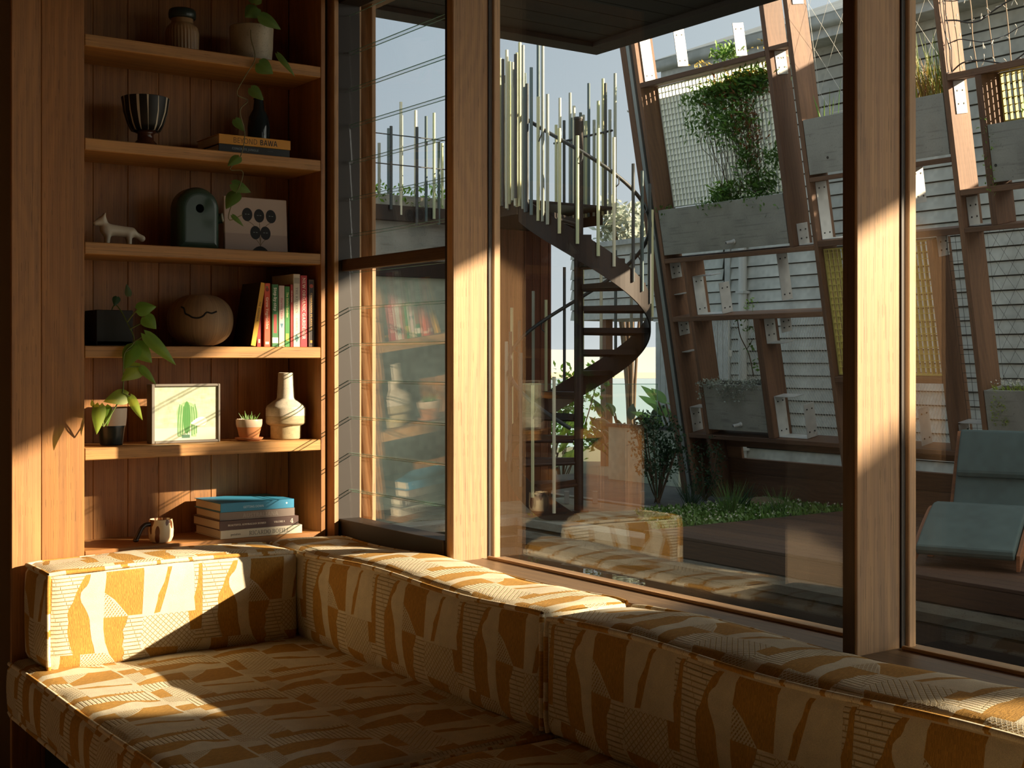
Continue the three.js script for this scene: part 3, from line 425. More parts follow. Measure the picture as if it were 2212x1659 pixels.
  const stems = [[[-0.23, 1.6, 1.035], [-0.17, 1.647, 1.033], [-0.11, 1.584, 1.011], [-0.06, 1.514, 1.004], [-0.05, 1.477, 1.039], [-0.04, 1.426, 1.048], [-0.04, 1.371, 1.048], [-0.03, 1.335, 1.055], [-0.03, 1.258, 1.097], [-0.03, 1.222, 1.12]], [[-0.11, 1.584, 1.011], [-0.06, 1.617, 1.001], [-0.05, 1.627, 0.995]], [[-0.09, 1.559, 1.008], [-0.05, 1.587, 0.966]], [[-0.06, 1.514, 1.004], [-0.03, 1.538, 0.973]], [[-0.05, 1.477, 1.039], [-0.05, 1.494, 1.011]], [[-0.04, 1.426, 1.048], [-0.04, 1.427, 0.988]], [[-0.03, 1.335, 1.055], [-0.02, 1.324, 1.03]], [[-0.03, 1.222, 1.12], [-0.02, 1.259, 1.127], [-0.01, 1.296, 1.14]], [[-0.03, 1.293, 1.157], [-0.03, 1.252, 1.147], [-0.03, 1.222, 1.12]]];
  part(v, 'stem', merge(stems.map((s) => tube(s.map((p) => rel(v, p)), 0.0022, s.length * 8, 5))), stemMat);
  const LV = [[[-0.09, 1.676, 1.011], [-0.078, 1.718, 1.024], 0.022, 0], [[-0.05, 1.627, 0.995], [-0.038, 1.638, 0.931], 0.049, 1], [[-0.05, 1.602, 0.968], [-0.038, 1.559, 0.931], 0.049, 1], [[-0.03, 1.54, 0.973], [-0.018, 1.431, 0.866], 0.043, 1], [[-0.06, 1.504, 1.001], [-0.048, 1.44, 0.943], 0.061, 1], [[-0.05, 1.501, 1.004], [-0.038, 1.418, 1.045], 0.059, 1], [[-0.04, 1.427, 0.988], [-0.028, 1.377, 1.06], 0.055, 2], [[-0.03, 1.426, 0.989], [-0.018, 1.364, 0.939], 0.026, 1], [[-0.03, 1.329, 1.035], [-0.018, 1.307, 1.125], 0.053, 2], [[-0.02, 1.324, 1.03], [-0.008, 1.241, 0.991], 0.03, 2], [[-0.01, 1.296, 1.14], [0.002, 1.197, 1.154], 0.043, 2], [[-0.05, 1.291, 1.107], [-0.038, 1.221, 1.105], 0.04, 1], [[-0.03, 1.293, 1.157], [-0.018, 1.316, 1.164], 0.013, 2], [[-0.12, 1.673, 1.043], [-0.108, 1.638, 1.057], 0.026, 0]];
  for (const [b, e, w, k] of LV) part(v, 'leaf', leafGeo(rel(v, b), rel(v, e), w * 1.06, face(), 0.13, 0.1), [LEAF.dark, LEAF.bright, LEAF.lime][k]);
  // round wooden vessel
  t = thing('wooden_vessel', 'round hollow wooden vessel with a jagged crack on the fourth shelf', 'vase', [-0.235, 1.5005, 0.69]);
  const prof = []; for (let k = 0; k <= 30; k++) { const a = -Math.PI / 2 + Math.PI * k / 30; prof.push([Math.max(0.0001, 0.122 * Math.pow(Math.cos(a), 0.8)), 0.098 + 0.098 * Math.sign(Math.sin(a)) * Math.pow(Math.abs(Math.sin(a)), 0.9)]); }
  const vg = lathe(prof.slice(3, 29), 64); part(t, 'body', uvRep(vg, 0.8, 0.2), woodMat([0.52, 0.36, 0.22], 0.6));
  const cr = []; [[-0.42, 0.3], [-0.32, 0.24], [-0.25, 0.05], [-0.15, -0.02], [-0.05, -0.1], [0.1, -0.12], [0.22, -0.05], [0.32, 0.09], [0.45, 0.06], [0.6, 0.13]].forEach(([az, el]) => { const th = az * 1.15 - 0.1, yy = 0.098 + 0.098 * (el + 0.18), cy = (yy - 0.098) / 0.098, r = 0.122 * Math.pow(Math.sqrt(1 - Math.pow(Math.abs(cy), 2.2)), 0.8) * 0.999; cr.push([r * Math.cos(0.45 - th), yy, r * Math.sin(0.45 - th)]); });
  part(t, 'crack', tube(cr, 0.0032, 60, 6), M.black);
  // two-tone pot
  t = thing('two_tone_pot', 'dark glazed cup-shaped pot with a cream upper band on the fifth shelf', 'pot', [-0.22, 1.1455, 1.03]);
  part(t, 'base', lathe([[0, 0], [0.036, 0], [0.04, 0.005], [0.047, 0.06], [0.05, 0.07], [0.046, 0.07], [0, 0.06]]), std([0.015, 0.025, 0.025], 0.3));
  part(t, 'band', lathe([[0.05, 0.0702], [0.053, 0.1], [0.054, 0.132], [0.051, 0.134], [0.048, 0.1], [0.046, 0.0702]]), std([0.74, 0.62, 0.5], 0.6));
  part(t, 'soil', new THREE.CircleGeometry(0.048, 24).rotateX(-Math.PI / 2).translate(0, 0.118, 0), M.soil);
  // framed picture
  t = thing('framed_picture', 'grey-framed painting of a green cactus shape with a white blob on the fifth shelf', 'picture', [-0.18, 1.1455, 0.765]);
  part(t, 'frame', merge([box(-0.05, 0, 0, 0.217, 0.119, 0.132), box(-0.05, 0, 0, 0.217, -0.132, -0.123), box(-0.05, 0, 0, 0.010, -0.123, 0.119), box(-0.05, 0, 0.208, 0.217, -0.123, 0.119)]), std([0.18, 0.155, 0.125], 0.6));
  { const g = box(-0.02, -0.008, 0.010, 0.208, -0.123, 0.119, 'y', 0.0005), p = g.attributes.position, uv = g.attributes.uv; for (let i = 0; i < uv.count; i++) uv.setXY(i, (0.119 - p.getZ(i)) / 0.242, (p.getY(i) - 0.01) / 0.198);
    part(t, 'canvas', g, new THREE.MeshStandardMaterial({ roughness: 0.8, map: canvasTex(700, 574, (c, w, h) => {
      c.fillStyle = '#b3b7a2'; c.fillRect(0, 0, w, h); for (let k = 0; k < 900; k++) { c.fillStyle = `rgba(${150 + (H2(k, 1, 1) * 70 | 0)},${155 + (H2(k, 1, 1) * 65 | 0)},${130 + (H2(k, 1, 1) * 60 | 0)},0.25)`; c.fillRect(H2(k, 2, 2) * w - 30, H2(k, 3, 3) * h * 0.8 - 20, 60, 40); }
      c.fillStyle = 'rgba(205,203,184,0.8)'; c.fillRect(0, h * 0.77, w, h * 0.23);
      c.fillStyle = 'rgba(110,160,95,0.55)'; c.beginPath(); c.moveTo(w * 0.37, h * 0.94); c.lineTo(w * 0.35, h * 0.5); c.quadraticCurveTo(w * 0.37, h * 0.3, w * 0.52, h * 0.29); c.quadraticCurveTo(w * 0.68, h * 0.32, w * 0.69, h * 0.55); c.lineTo(w * 0.66, h * 0.94); c.lineTo(w * 0.58, h * 0.94); c.lineTo(w * 0.58, h * 0.72); c.lineTo(w * 0.47, h * 0.72); c.lineTo(w * 0.46, h * 0.94); c.fill();
      c.strokeStyle = 'rgba(62,125,58,0.85)'; c.lineWidth = 9; for (let k = 0; k < 9; k++) { const x = w * (0.37 + k * 0.037); c.beginPath(); c.moveTo(x, h * (0.92 - 0.02 * (k % 3))); c.bezierCurveTo(x - 6, h * 0.7, x + 8, h * 0.5, w * 0.52 + (x - w * 0.52) * 0.8, h * (0.33 + 0.02 * (k % 4))); c.stroke(); }
      c.fillStyle = 'rgba(70,130,62,0.9)'; c.beginPath(); c.ellipse(w * 0.51, h * 0.58, w * 0.06, h * 0.3, 0, 0, 7); c.fill(); c.fillStyle = '#49705a'; c.fillRect(w * 0.43, h * 0.9, w * 0.13, h * 0.06);
      c.fillStyle = '#efe3d2'; c.beginPath(); c.moveTo(w * 0.57, h * 0.69); c.quadraticCurveTo(w * 0.7, h * 0.54, w * 0.79, h * 0.58); c.arc(w * 0.765, h * 0.655, w * 0.065, -1.2, 1.5); c.quadraticCurveTo(w * 0.66, h * 0.76, w * 0.57, h * 0.69); c.fill();
    }) })); }
  part(t, 'stand', box(-0.12, -0.05, 0, 0.004, -0.02, 0.02), M.black);
  // succulent
  t = thing('succulent_pot', 'small terracotta pot with a glazed rim on a saucer', 'pot', [-0.18, 1.1455, 0.518]);
  part(t, 'saucer', lathe([[0, 0], [0.04, 0], [0.05, 0.006], [0.053, 0.012], [0.05, 0.013], [0.04, 0.007], [0, 0.006]]), std([0.50, 0.20, 0.08], 0.7));
  part(t, 'pot', lathe([[0, 0.007], [0.03, 0.007], [0.036, 0.012], [0.044, 0.045], [0.047, 0.056]]), std([0.56, 0.22, 0.08], 0.75));
  part(t, 'glazed_rim', lathe([[0.0465, 0.052], [0.049, 0.062], [0.0495, 0.08], [0.046, 0.082], [0.044, 0.06], [0, 0.058]]), std([0.55, 0.42, 0.30], 0.3));
  v = thing('succulent', 'small spiky succulent growing in the terracotta pot', 'plant', [-0.18, 1.205, 0.518]);
  for (let k = 0; k < 22; k++) { const a = k * 2.4, r = k < 8 ? 0.3 : 0.75, L = rnd(0.04, 0.062); part(v, 'leaf', paint(rod([0.012 * Math.cos(a), 0.0, 0.012 * Math.sin(a)], [Math.cos(a) * r * L * 0.9, L * (1 - r * 0.35), Math.sin(a) * r * L * 0.9], 0.0042, 6, 0.0006)), k % 3 ? LEAF.mid : LEAF.bright); }
  // bottle vase
  t = thing('bottle_vase', 'tall pale stoneware bottle vase on the fifth shelf', 'vase', [-0.2, 1.1455, 0.357]);
  part(t, 'foot', lathe([[0, 0], [0.054, 0], [0.058, 0.004], [0.059, 0.05], [0.06, 0.052]]), std([0.60, 0.50, 0.30], 0.7, { map: speckMap }));
  part(t, 'lower_body', lathe([[0.059, 0.0515], [0.073, 0.058], [0.076, 0.064], [0.0765, 0.09]]), std([0.55, 0.45, 0.28], 0.6, { map: speckMap }));
  part(t, 'upper_body', lathe([[0.0765, 0.0902], [0.0762, 0.118], [0.072, 0.128], [0.05, 0.145], [0.038, 0.152], [0.034, 0.16], [0.031, 0.21], [0.0295, 0.255], [0.026, 0.257], [0.024, 0.25], [0.024, 0.16], [0, 0.13]]), std([0.82, 0.74, 0.62], 0.55, { map: speckMap }));
  // mug
  t = thing('spotted_mug', 'cream mug with brown spots and a dark dog-leg handle on the lowest shelf', 'mug', [-0.165, 0.7905, 0.868]);
  part(t, 'cup', lathe([[0, 0], [0.03, 0], [0.037, 0.004], [0.044, 0.02], [0.0455, 0.045], [0.043, 0.07], [0.0405, 0.083], [0.038, 0.084], [0.039, 0.06], [0.04, 0.02], [0.03, 0.008], [0, 0.007]], 48), new THREE.MeshStandardMaterial({ roughness: 0.35, map: canvasTex(768, 256, (c, w, h) => { c.fillStyle = '#e6d3ad'; c.fillRect(0, 0, w, h); c.fillStyle = '#6e3f1f'; for (let k = 0; k < 26; k++) { c.beginPath(); c.ellipse(H2(k, 1, 4) * w, h * (0.25 + 0.6 * H2(k, 2, 4)), 18 + 16 * H2(k, 3, 4), 14 + 12 * H2(k, 4, 4), H2(k, 5, 5) * 3, 0, 7); c.fill(); } }) }));
  part(t, 'handle', tube([[0.005, 0.068, 0.042], [0.008, 0.066, 0.062], [0.01, 0.055, 0.075], [0.012, 0.035, 0.086], [0.013, 0.016, 0.096]], 0.0085, 24, 10), std([0.03, 0.02, 0.015], 0.3));
  part(t, 'handle_foot', new THREE.SphereGeometry(0.010, 16, 12).scale(1, 0.8, 1.1).translate(0.013, 0.016, 0.096), std([0.03, 0.02, 0.015], 0.3));
}

// ---------- leaning timber screen ----------
const TH = Math.atan(0.187), CT = Math.cos(TH), ST = Math.sin(TH), SZ = -7.7;
const sp = (x, s, d = 0) => V(x, s * CT - d * ST, SZ + s * ST + d * CT); // d is the offset along the screen's face normal
function onScreen(name, label, cat, x, s, d, group) { const t = thing(name, label, cat, sp(x, s, d).toArray(), group); t.rotation.x = TH; return t; }
const D = -0.275;
const bolts = new THREE.CylinderGeometry(0.0085, 0.0085, 0.012, 6).rotateZ(Math.PI / 2);
{
  const t = thing('timber_screen', 'leaning grid screen of dark red-brown timber posts and shelves beyond the deck', 'screen', [0, 0, SZ]); t.rotation.x = TH;
  let k = 0; const wm = () => M.screen[(k++ * 5 + 1) % 3];
  const post = (x0, x1, s0, s1, d0 = D) => part(t, 'post', box(x0, x1, s0, s1, d0, 0, 'y', 0.004), wm());
  const beam = (x0, x1, s0, s1, d0 = D, n = 'shelf') => part(t, n, box(x0, x1, s0, s1, d0, 0.002, 'x', 0.004), wm());
  post(-6.76, -6.665, -0.2, 5.25, -0.1); part(t, 'steel_strip', box(-6.664, -6.612, -0.2, 5.25, -0.12, -0.004), M.galv);
  post(-6.57, -6.512, -0.15, 5.25);
  post(-4.65, -4.592, 2.615, 5.35); post(-4.34, -4.287, -0.15, 5.35);
  post(-6.232, -6.18, 0.64, 2.565); post(-6.232, -6.18, -0.15, 0.59); post(-5.285, -5.2, 0.64, 1.91);
  post(-2.675, -2.622, -0.15, 5.35); post(-2.352, -2.29, 2.64, 3.91); post(-3.03, -2.972, 0.64, 2.565); post(-1.1, -1.045, -0.15, 5.35);
  beam(-6.512, -4.65, 4.5, 4.555); beam(-4.592, -4.34, 4.54, 4.58); beam(-6.512, -4.34, 2.563, 2.614); beam(-4.287, -2.675, 2.59, 2.65); beam(-2.622, -1.1, 2.597, 2.64);
  beam(-6.512, -4.34, 1.907, 1.962); beam(-6.512, -4.34, 0.59, 0.638); beam(-4.287, -2.675, 0.59, 0.638); beam(-2.622, -1.1, 0.59, 0.638);
  beam(-4.287, -2.675, 3.22, 3.266); beam(-2.622, -1.1, 3.91, 3.968); beam(-2.622, -1.1, 2.92, 2.972); beam(-4.287, -3.03, 1.258, 1.31); 
  // base boards with the long slot
  for (const [x0, x1, s0, s1] of [[-6.18, -4.34, 0.462, 0.588], [-6.18, -5.955, 0.332, 0.46], [-6.18, -4.34, 0.165, 0.33], [-6.5, -4.34, -0.12, 0.16], [-4.287, -2.675, 0.47, 0.588], [-4.287, -2.675, 0.165, 0.345], [-4.287, -2.675, -0.12, 0.16], [-2.622, -1.1, 0.34, 0.588], [-2.622, -1.1, -0.12, 0.335], [-6.5, -6.24, 0.2, 0.585]]) part(t, 'base_board', box(x0, x1, s0, s1, -0.27, -0.235, 'x', 0.003), wm());
  // bent steel brackets; plates face along x at depth .07 to .22
  const plate = (x, s0, s1, m = M.steelWhite) => {
    const b = part(t, 'bracket', box(x, x + 0.008, s0, s1, -0.225, -0.07, 'y', 0.003), m); const n = s1 - s0 > 0.3 ? [s0 + 0.06, s1 - 0.06] : [s0 + (s1 - s0) * 0.3, s0 + (s1 - s0) * 0.7];
    for (const s of n) for (const d of [-0.11, -0.185]) { const q = part(b, 'bolt', bolts, M.bolt); q.position.set(x + 0.007, s, d); } return b;
  };
  const lip = (x0, x1, s) => part(t, 'bracket', box(x0, x1, s, s + 0.008, -0.225, -0.07, 'x', 0.003), M.steelWhite);
  plate(-6.505, 4.565, 5.15); plate(-5.96, 4.63, 5.02); plate(-5.1, 4.58, 4.91); lip(-6.505, -6.3, 4.557);
  plate(-5.2, 0.645, 1.075); lip(-5.2, -4.81, 0.64); plate(-4.812, 0.645, 1.0); lip(-5.2, -4.92, 1.07);
  plate(-6.178, 1.966, 2.39); lip(-6.178, -5.79, 1.963); plate(-5.79, 1.966, 2.30); lip(-6.178, -5.88, 2.385);
  plate(-4.91, 2.075, 2.562); plate(-5.2, 1.64, 1.905); lip(-5.2, -4.97, 1.634); plate(-4.975, 1.745, 1.905);
  plate(-6.511, 2.385, 2.56); plate(-6.511, 1.74, 1.905); plate(-6.511, 0.64, 0.925); lip(-6.511, -6.235, 0.92); lip(-6.511, -6.4, 2.2); lip(-6.511, -6.4, 1.55);
  plate(-4.591, 4.305, 4.535); plate(-4.591, 2.62, 2.835); plate(-4.286, 2.655, 3.215); lip(-4.286, -3.98, 2.652); lip(-4.591, -4.34, 2.618);
  plate(-2.621, 3.62, 3.905); plate(-2.621, 2.645, 2.90); plate(-2.971, 2.40, 2.585); plate(-2.971, 0.65, 0.87); plate(-3.15, 2.895, 3.22); plate(-4.286, 4.92, 5.25); plate(-3.4, 0.645, 1.0);
  lip(-2.621, -2.36, 2.645); lip(-2.971, -2.70, 0.88);
}
function grating(label, x0, x1, s0, s1, pitch, mat, dep = 0.038, lz = D + 0.002, bw = 0.007) {
  const t = onScreen('grating_panel', label, 'grating', x0, s0, lz), g = [];
  for (let x = 0; x <= x1 - x0 + 1e-6; x += pitch) g.push(new THREE.BoxGeometry(bw * 1.5, s1 - s0, dep).translate(x, (s1 - s0) / 2, dep / 2));
  for (let s = 0; s <= s1 - s0 + 1e-6; s += pitch * 1.15) g.push(new THREE.BoxGeometry(x1 - x0, bw * 0.7, dep * 0.8).translate((x1 - x0) / 2, s, dep / 2));
  stuff(part(t, 'bars', merge(g), mat)); part(t, 'border', merge([box(-0.012, x1 - x0 + 0.012, -0.014, 0, 0, dep), box(-0.012, x1 - x0 + 0.012, s1 - s0, s1 - s0 + 0.014, 0, dep), box(-0.012, 0, 0, s1 - s0, 0, dep), box(x1 - x0, x1 - x0 + 0.012, 0, s1 - s0, 0, dep)]), mat); return t;
}
grating('white moulded grating behind the climbing vine on the screen', -6.49, -4.665, 3.17, 4.48, 0.0545, M.gratWhite);
grating('yellow moulded grating beside the right window post', -4.27, -3.045, 1.33, 2.55, 0.0545, M.gratYellow, 0.038, -0.10);
grating('yellow moulded grating at the upper right of the screen', -2.27, -1.12, 3.50, 3.89, 0.0545, M.gratYellow, 0.038);
function planter(label, x0, x1, s0, s1, spout) {
  const t = onScreen('concrete_planter', label, 'planter', (x0 + x1) / 2, s0, 0.0), w = (x1 - x0) / 2, h = s1 - s0, d = -0.268, q = 0.018;
  part(t, 'trough', merge([box(-w, w, 0, h, -q - 0.004, -0.004, 'x'), box(-w, w, 0, h - 0.005, d, d + q, 'x'), box(-w, -w + q, 0, h - 0.004, d + q, -q - 0.004), box(w - q, w, 0, h - 0.004, d + q, -q - 0.004), box(-w + q, w - q, 0.0, q, d + q, -q - 0.004, 'x')]), M.concrete);
  part(t, 'soil', box(-w + q, w - q, h - 0.06, h - 0.03, d + q, -q - 0.004), M.soil);
  if (spout !== undefined) { part(t, 'drain_spout', merge([rod([spout, 0.075, -0.01], [spout - 0.035, 0.072, 0.085], 0.019, 14), rod([spout, 0.075, -0.006], [spout - 0.008, 0.074, 0.012], 0.026, 14)]), M.steelWhite); part(t, 'spout_bore', rod([spout - 0.034, 0.072, 0.083], [spout - 0.0356, 0.072, 0.0865], 0.014, 12), M.bolt); }
  else if (x1 > -3) for (const dx of [-0.55, 0.4]) part(t, 'drain_hole', rod([dx, 0.14, -0.02], [dx, 0.14, -0.0025], 0.014, 10), M.bolt);
  return t;
}
planter('long concrete planter under the climbing vine', -6.505, -4.66, 2.655, 3.155, 0.18);
planter('small concrete planter with pale creepers low on the screen', -6.175, -5.29, 0.70, 1.205, 0.07);
planter('concrete planter with tall reeds between the screen posts', -4.28, -2.685, 3.29, 3.82);
planter('concrete planter in front of the upper yellow grating', -2.285, -1.11, 3.0, 3.485);
planter('concrete planter topped with small white flowers behind the lounger', -2.615, -1.11, 0.66, 1.205);
function net(name, label, cat, x0, x1, s0, s1, cw, ch, r, mat, lz = D - 0.01, rect = false) {
  const t = onScreen(name, label, cat, x0, s0, lz), g = [], W = x1 - x0, H = s1 - s0;
  const line = (a, b) => { const q = new THREE.CylinderGeometry(r, r, Math.hypot(b[0] - a[0], b[1] - a[1]), 3, 1, true); q.rotateZ(-Math.atan2(b[0] - a[0], b[1] - a[1])).translate((a[0] + b[0]) / 2, (a[1] + b[1]) / 2, 0); g.push(q); };
  if (rect) { for (let s = 0; s <= H; s += ch) line([0, s], [W, s]); for (let x = 0; x <= W; x += cw) line([x, 0], [x, H]); }
  else for (const sg of [1, -1]) for (let q = -H * cw / ch; q < W + H * cw / ch; q += cw) { let ax = q, ay = 0, bx = q + sg * H * cw / ch, by = H; const f = (px) => ay + (px - ax) / (bx - ax) * (by - ay); let A = [ax, ay], B = [bx, by]; if (A[0] < 0) A = [0, f(0)]; if (A[0] > W) A = [W, f(W)]; if (B[0] < 0) B = [0, f(0)]; if (B[0] > W) B = [W, f(W)]; if (A[0] !== B[0] && A[1] < B[1]) line(A, B); }
  stuff(part(t, 'wires', merge(g), mat)); line([0, 0], [W, 0]); g.length > 1; const e = g.length; line([0, H], [W, H]); line([0, 0], [0, H]); line([W, 0], [W, H]); part(t, 'edge_wires', merge(g.slice(e - 1)), mat); return t;
}
net('wire_mesh', 'fine wire mesh behind the lower right opening left of the right window post', 'wire mesh', -5.19, -4.345, 0.64, 1.9, 0.036, 0.07, 0.0016, M.wireLight);
net('wire_mesh', 'fine wire mesh above the small low planter', 'wire mesh', -6.17, -5.3, 0.64, 1.9, 0.036, 0.07, 0.0016, M.wireLight);
net('wire_mesh', 'fine wire mesh under the yellow grating', 'wire mesh', -4.28, -3.04, 0.64, 1.255, 0.036, 0.07, 0.0016, M.wireLight);
net('cable_net', 'sunlit diamond cable net above the reed planter', 'net', -4.28, -2.68, 3.85, 5.3, 0.24, 0.42, 0.0016, M.wireLight);
net('cable_net', 'dark diamond cable net behind the lounger', 'net', -2.6, -1.11, 1.06, 2.59, 0.14, 0.22, 0.0016, M.wire);
net('wire_mesh', 'dark rectangular wire mesh in the narrow gap right of the yellow grating', 'wire mesh', -2.96, -2.68, 0.64, 2.58, 0.09, 0.085, 0.0022, M.wire, -0.2, true);
{ // fairy lights
  const t = onScreen('fairy_light_net', 'black fairy light strings with tiny bulbs draped on cords at the top right', 'fairy lights', -2.6, 3.97, -0.05), bulbs = [], W = 1.5;
  for (let x = 0.08; x < W; x += 0.165) part(t, 'cord', tube([0, 0.25, 0.5, 0.75, 1, 1.35].map((s) => [x + rnd(-0.01, 0.01), s, rnd(-0.01, 0.01)]), 0.005, 24, 6), std([0.50, 0.36, 0.24], 0.8));
  for (let k = 0; k < 6; k++) { const pts = []; for (let x = 0; x <= W; x += 0.11) { const q = V(x, 0.02 + k * 0.2 + 0.04 * Math.sin(x * 9 + k) + rnd(-0.012, 0.012) + x * 0.02, rnd(0, 0.012)); pts.push(q); bulbs.push(q); } part(t, 'string', tube(pts, k % 2 ? 0.0045 : 0.007, 80, 5), M.wire); }
  for (let k = 0; k < 3; k++) part(t, 'string', tube(Array.from({ length: 14 }, (_, i) => [0.005 + k * 0.02 + rnd(-0.01, 0.01), i * 0.1, 0.05 + rnd(-0.01, 0.01)]), 0.004, 60, 5), M.wire);
  const g = []; for (const b of bulbs) for (let j = 0; j < 2; j++) { const e = V(rnd(-0.5, 0.5), rnd(-1, 0.8), rnd(-0.2, 0.4)).normalize(), a = b.clone(), c = b.clone().addScaledVector(e, 0.035); g.push(rod(a.toArray(), c.toArray(), 0.0025, 4)); g.push(rod(c.toArray(), c.clone().addScaledVector(e, 0.022).toArray(), 0.005, 6, 0.003)); }
  stuff(part(t, 'bulbs', merge(g), std([0.75, 0.70, 0.6], 0.3)));
}

// ---------- our house outside: upper storey slab over the pond, pond, deck ----------
{
  const s = (n, g, m, l) => { const o = part(scene, n, g, m); o.name = n; return struct(o, l); };
  const eave = thing('ceiling_overhang', 'dark underside of the upper storey over the pond', null, [0, 0, 0], null, 'structure');
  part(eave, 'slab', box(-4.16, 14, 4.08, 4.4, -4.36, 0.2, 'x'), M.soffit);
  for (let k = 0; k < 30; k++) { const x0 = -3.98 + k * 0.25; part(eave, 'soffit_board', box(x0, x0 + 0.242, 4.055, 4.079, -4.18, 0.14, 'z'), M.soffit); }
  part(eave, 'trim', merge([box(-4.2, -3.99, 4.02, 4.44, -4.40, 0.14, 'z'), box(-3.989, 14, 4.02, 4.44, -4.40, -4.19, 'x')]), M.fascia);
  s('wall_upper', box(-4.1, 14, 3.2, 4.05, -0.1, 0.14, 'x'), M.white);
  // pond
  s('pond_wall', merge([box(-6.2, -5.935, -1.0, -0.245, -4.9, -0.1), box(-5.934, 9, -1.0, -0.185, -4.98, -4.815, 'x')]), M.coping);
  s('pond_floor', box(-5.93, 9, -1.1, -1.0, -4.8, -0.07), M.black);
  s('wall_base', box(-5.9, 9, -1.0, 0.718, -0.085, -0.062), M.black);
  const W = 210, Hh = 70, pos = [], uv = [], idx = [], x0 = -5.934, x1 = 8, z0 = -4.814, z1 = -0.09, C = [[-3.12, -3.95], [-3.02, -4.02]];
  for (let j = 0; j <= Hh; j++) for (let i = 0; i <= W; i++) {
    const fx = i / W, x = x0 + (x1 - x0) * fx * fx * 0.75 + (x1 - x0) * fx * 0.25, z = z0 + (z1 - z0) * j / Hh, r = Math.hypot(x - C[0][0], z - C[0][1]);
    let y = 0.0011 * Math.sin(r * 62) * Math.exp(-r * 3.2) + 0.0006 * (vn(x * 5 + 50, z * 5 + 50, 999, 999, 2) - 0.5) + 0.0005 * (vn(x * 13 + 90, z * 9 + 50, 999, 999, 3) - 0.5);
    pos.push(x, -0.25 + y, z); uv.push(x, z);
  }
  for (let j = 0; j < Hh; j++) for (let i = 0; i < W; i++) { const k = j * (W + 1) + i; idx.push(k, k + W + 1, k + 1, k + 1, k + W + 1, k + W + 2); }
  const wg = geoFrom(pos, uv, idx); wg.computeVertexNormals(); s('pond_water', wg, M.water, 'dark reflecting pond between the window and the deck');
  const cp = thing('path_coping', 'pale concrete coping round the far left corner of the pond', null, [0, 0, 0], null, 'structure');
  part(cp, 'coping', box(-5.93, -4.05, -0.15, -0.07, -5.06, -4.805, 'x', 0.006), M.coping); part(cp, 'coping', box(-6.2, -5.932, -0.15, -0.07, -5.06, -0.6, 'z', 0.006), M.coping);
  // deck
  const d = thing('floor_deck', 'dark timber deck of long boards beyond the pond', null, [0, 0, 0], null, 'structure');
  for (let k = 0; k < 22; k++) { const z = -4.805 - k * 0.134; part(d, 'plank', box(-4.05 - rnd(0, 0.02), 6.5, -0.026, 0, z - 0.128, z, 'x', 0.003), M.deck[(k * 7 + 3) % 4]); }
  part(d, 'fascia', box(-4.05, 6.5, -0.172, -0.028, -4.835, -4.806, 'x', 0.003), M.deck[1]);
  part(d, 'joists', merge([box(-4.03, 6.4, -0.19, -0.03, -7.7, -4.86, 'x')]), M.black);
  // paving and garden soil
  const pv = thing('paving', 'pale stone paving around the foot of the spiral stair', null, [0, 0, 0], null, 'structure');
  let n = 0; for (let x = -7.1; x < -5.35; x += 0.62) for (let z = -5.07; z > -6.2; z -= 0.4) { part(pv, 'paver', box(x, Math.min(x + 0.612, -5.35), -0.12, -0.062, z - 0.392, z, 'x', 0.003), M.paver[(n++ * 5) % 3]); }
  for (let z = -0.7; z > -5.05; z -= 0.4) part(pv, 'paver', box(-7.15, -6.21, -0.12, -0.062, z - 0.392, z, 'x', 0.003), M.paver[(n++ * 5) % 3]);
  part(pv, 'kerb', box(-7.6, -5.35, -0.12, -0.045, -6.38, -6.28, 'x', 0.004), M.coping);
  part(pv, 'dark_paving', box(-9.5, -5.36, -0.16, -0.07, -8.4, -6.39, 'x', 0.004), std([0.30, 0.29, 0.27], 0.9, { map: concMap }));
  s('garden_soil', box(-5.34, -4.07, -0.2, -0.05, -7.9, -5.07), M.soil);
  s('ground', box(-16, 30, -0.9, -0.25, -24, -4.99), std([0.16, 0.16, 0.10], 1));
  s('ground_left', box(-16, -6.21, -0.9, -0.13, -4.98, 6), std([0.2, 0.2, 0.14], 1));
  // terrace building at the left
  s('wall_sage', box(-7.5, -7.2, -0.15, 2.3, -5.24, -0.3), M.sage, 'pale sage rendered wall beyond the louvres');
  const tc = thing('wall_timber', 'red-brown vertical timber cladding behind the spiral stair', null, [0, 0, 0], null, 'structure');
  for (let k = 0; k < 8; k++) { const z = -5.26 - k * 0.108; part(tc, 'cladding_board', box(-7.22, -7.19 + (k % 2) * 0.006, -0.12, 2.86, z - 0.104, z, 'y', 0.003), M.cladding[(k * 5 + 1) % 3]); }
  part(tc, 'core', box(-7.6, -7.222, -0.12, 2.86, -6.12, -5.25), M.black); part(tc, 'cladding_return', box(-7.6, -7.185, -0.12, 2.86, -6.16, -6.125), M.cladding[2]);
  s('roof_terrace', box(-11, -7.12, 2.865, 3.02, -6.2, -0.3, 'z'), M.steelDark);
  s('beam_terrace', box(-7.42, -7.16, 2.30, 2.47, -5.24, -0.3, 'z'), M.steelDark);
  // added roofed block further right, out of the frame, that keeps the deck in shade
  const gr = thing('added_shade_block', 'added unseen block that shades the deck', 'building', [2.8, -0.25, -12.4]);
  part(gr, 'wall', box(-3.6, 3.6, 0, 4.4, -1.5, 1.5, 'x'), M.board[0]); part(gr, 'roof', box(-3.75, 3.75, 4.4, 4.55, -2.3, 2.4, 'x'), M.trimGrey);
}
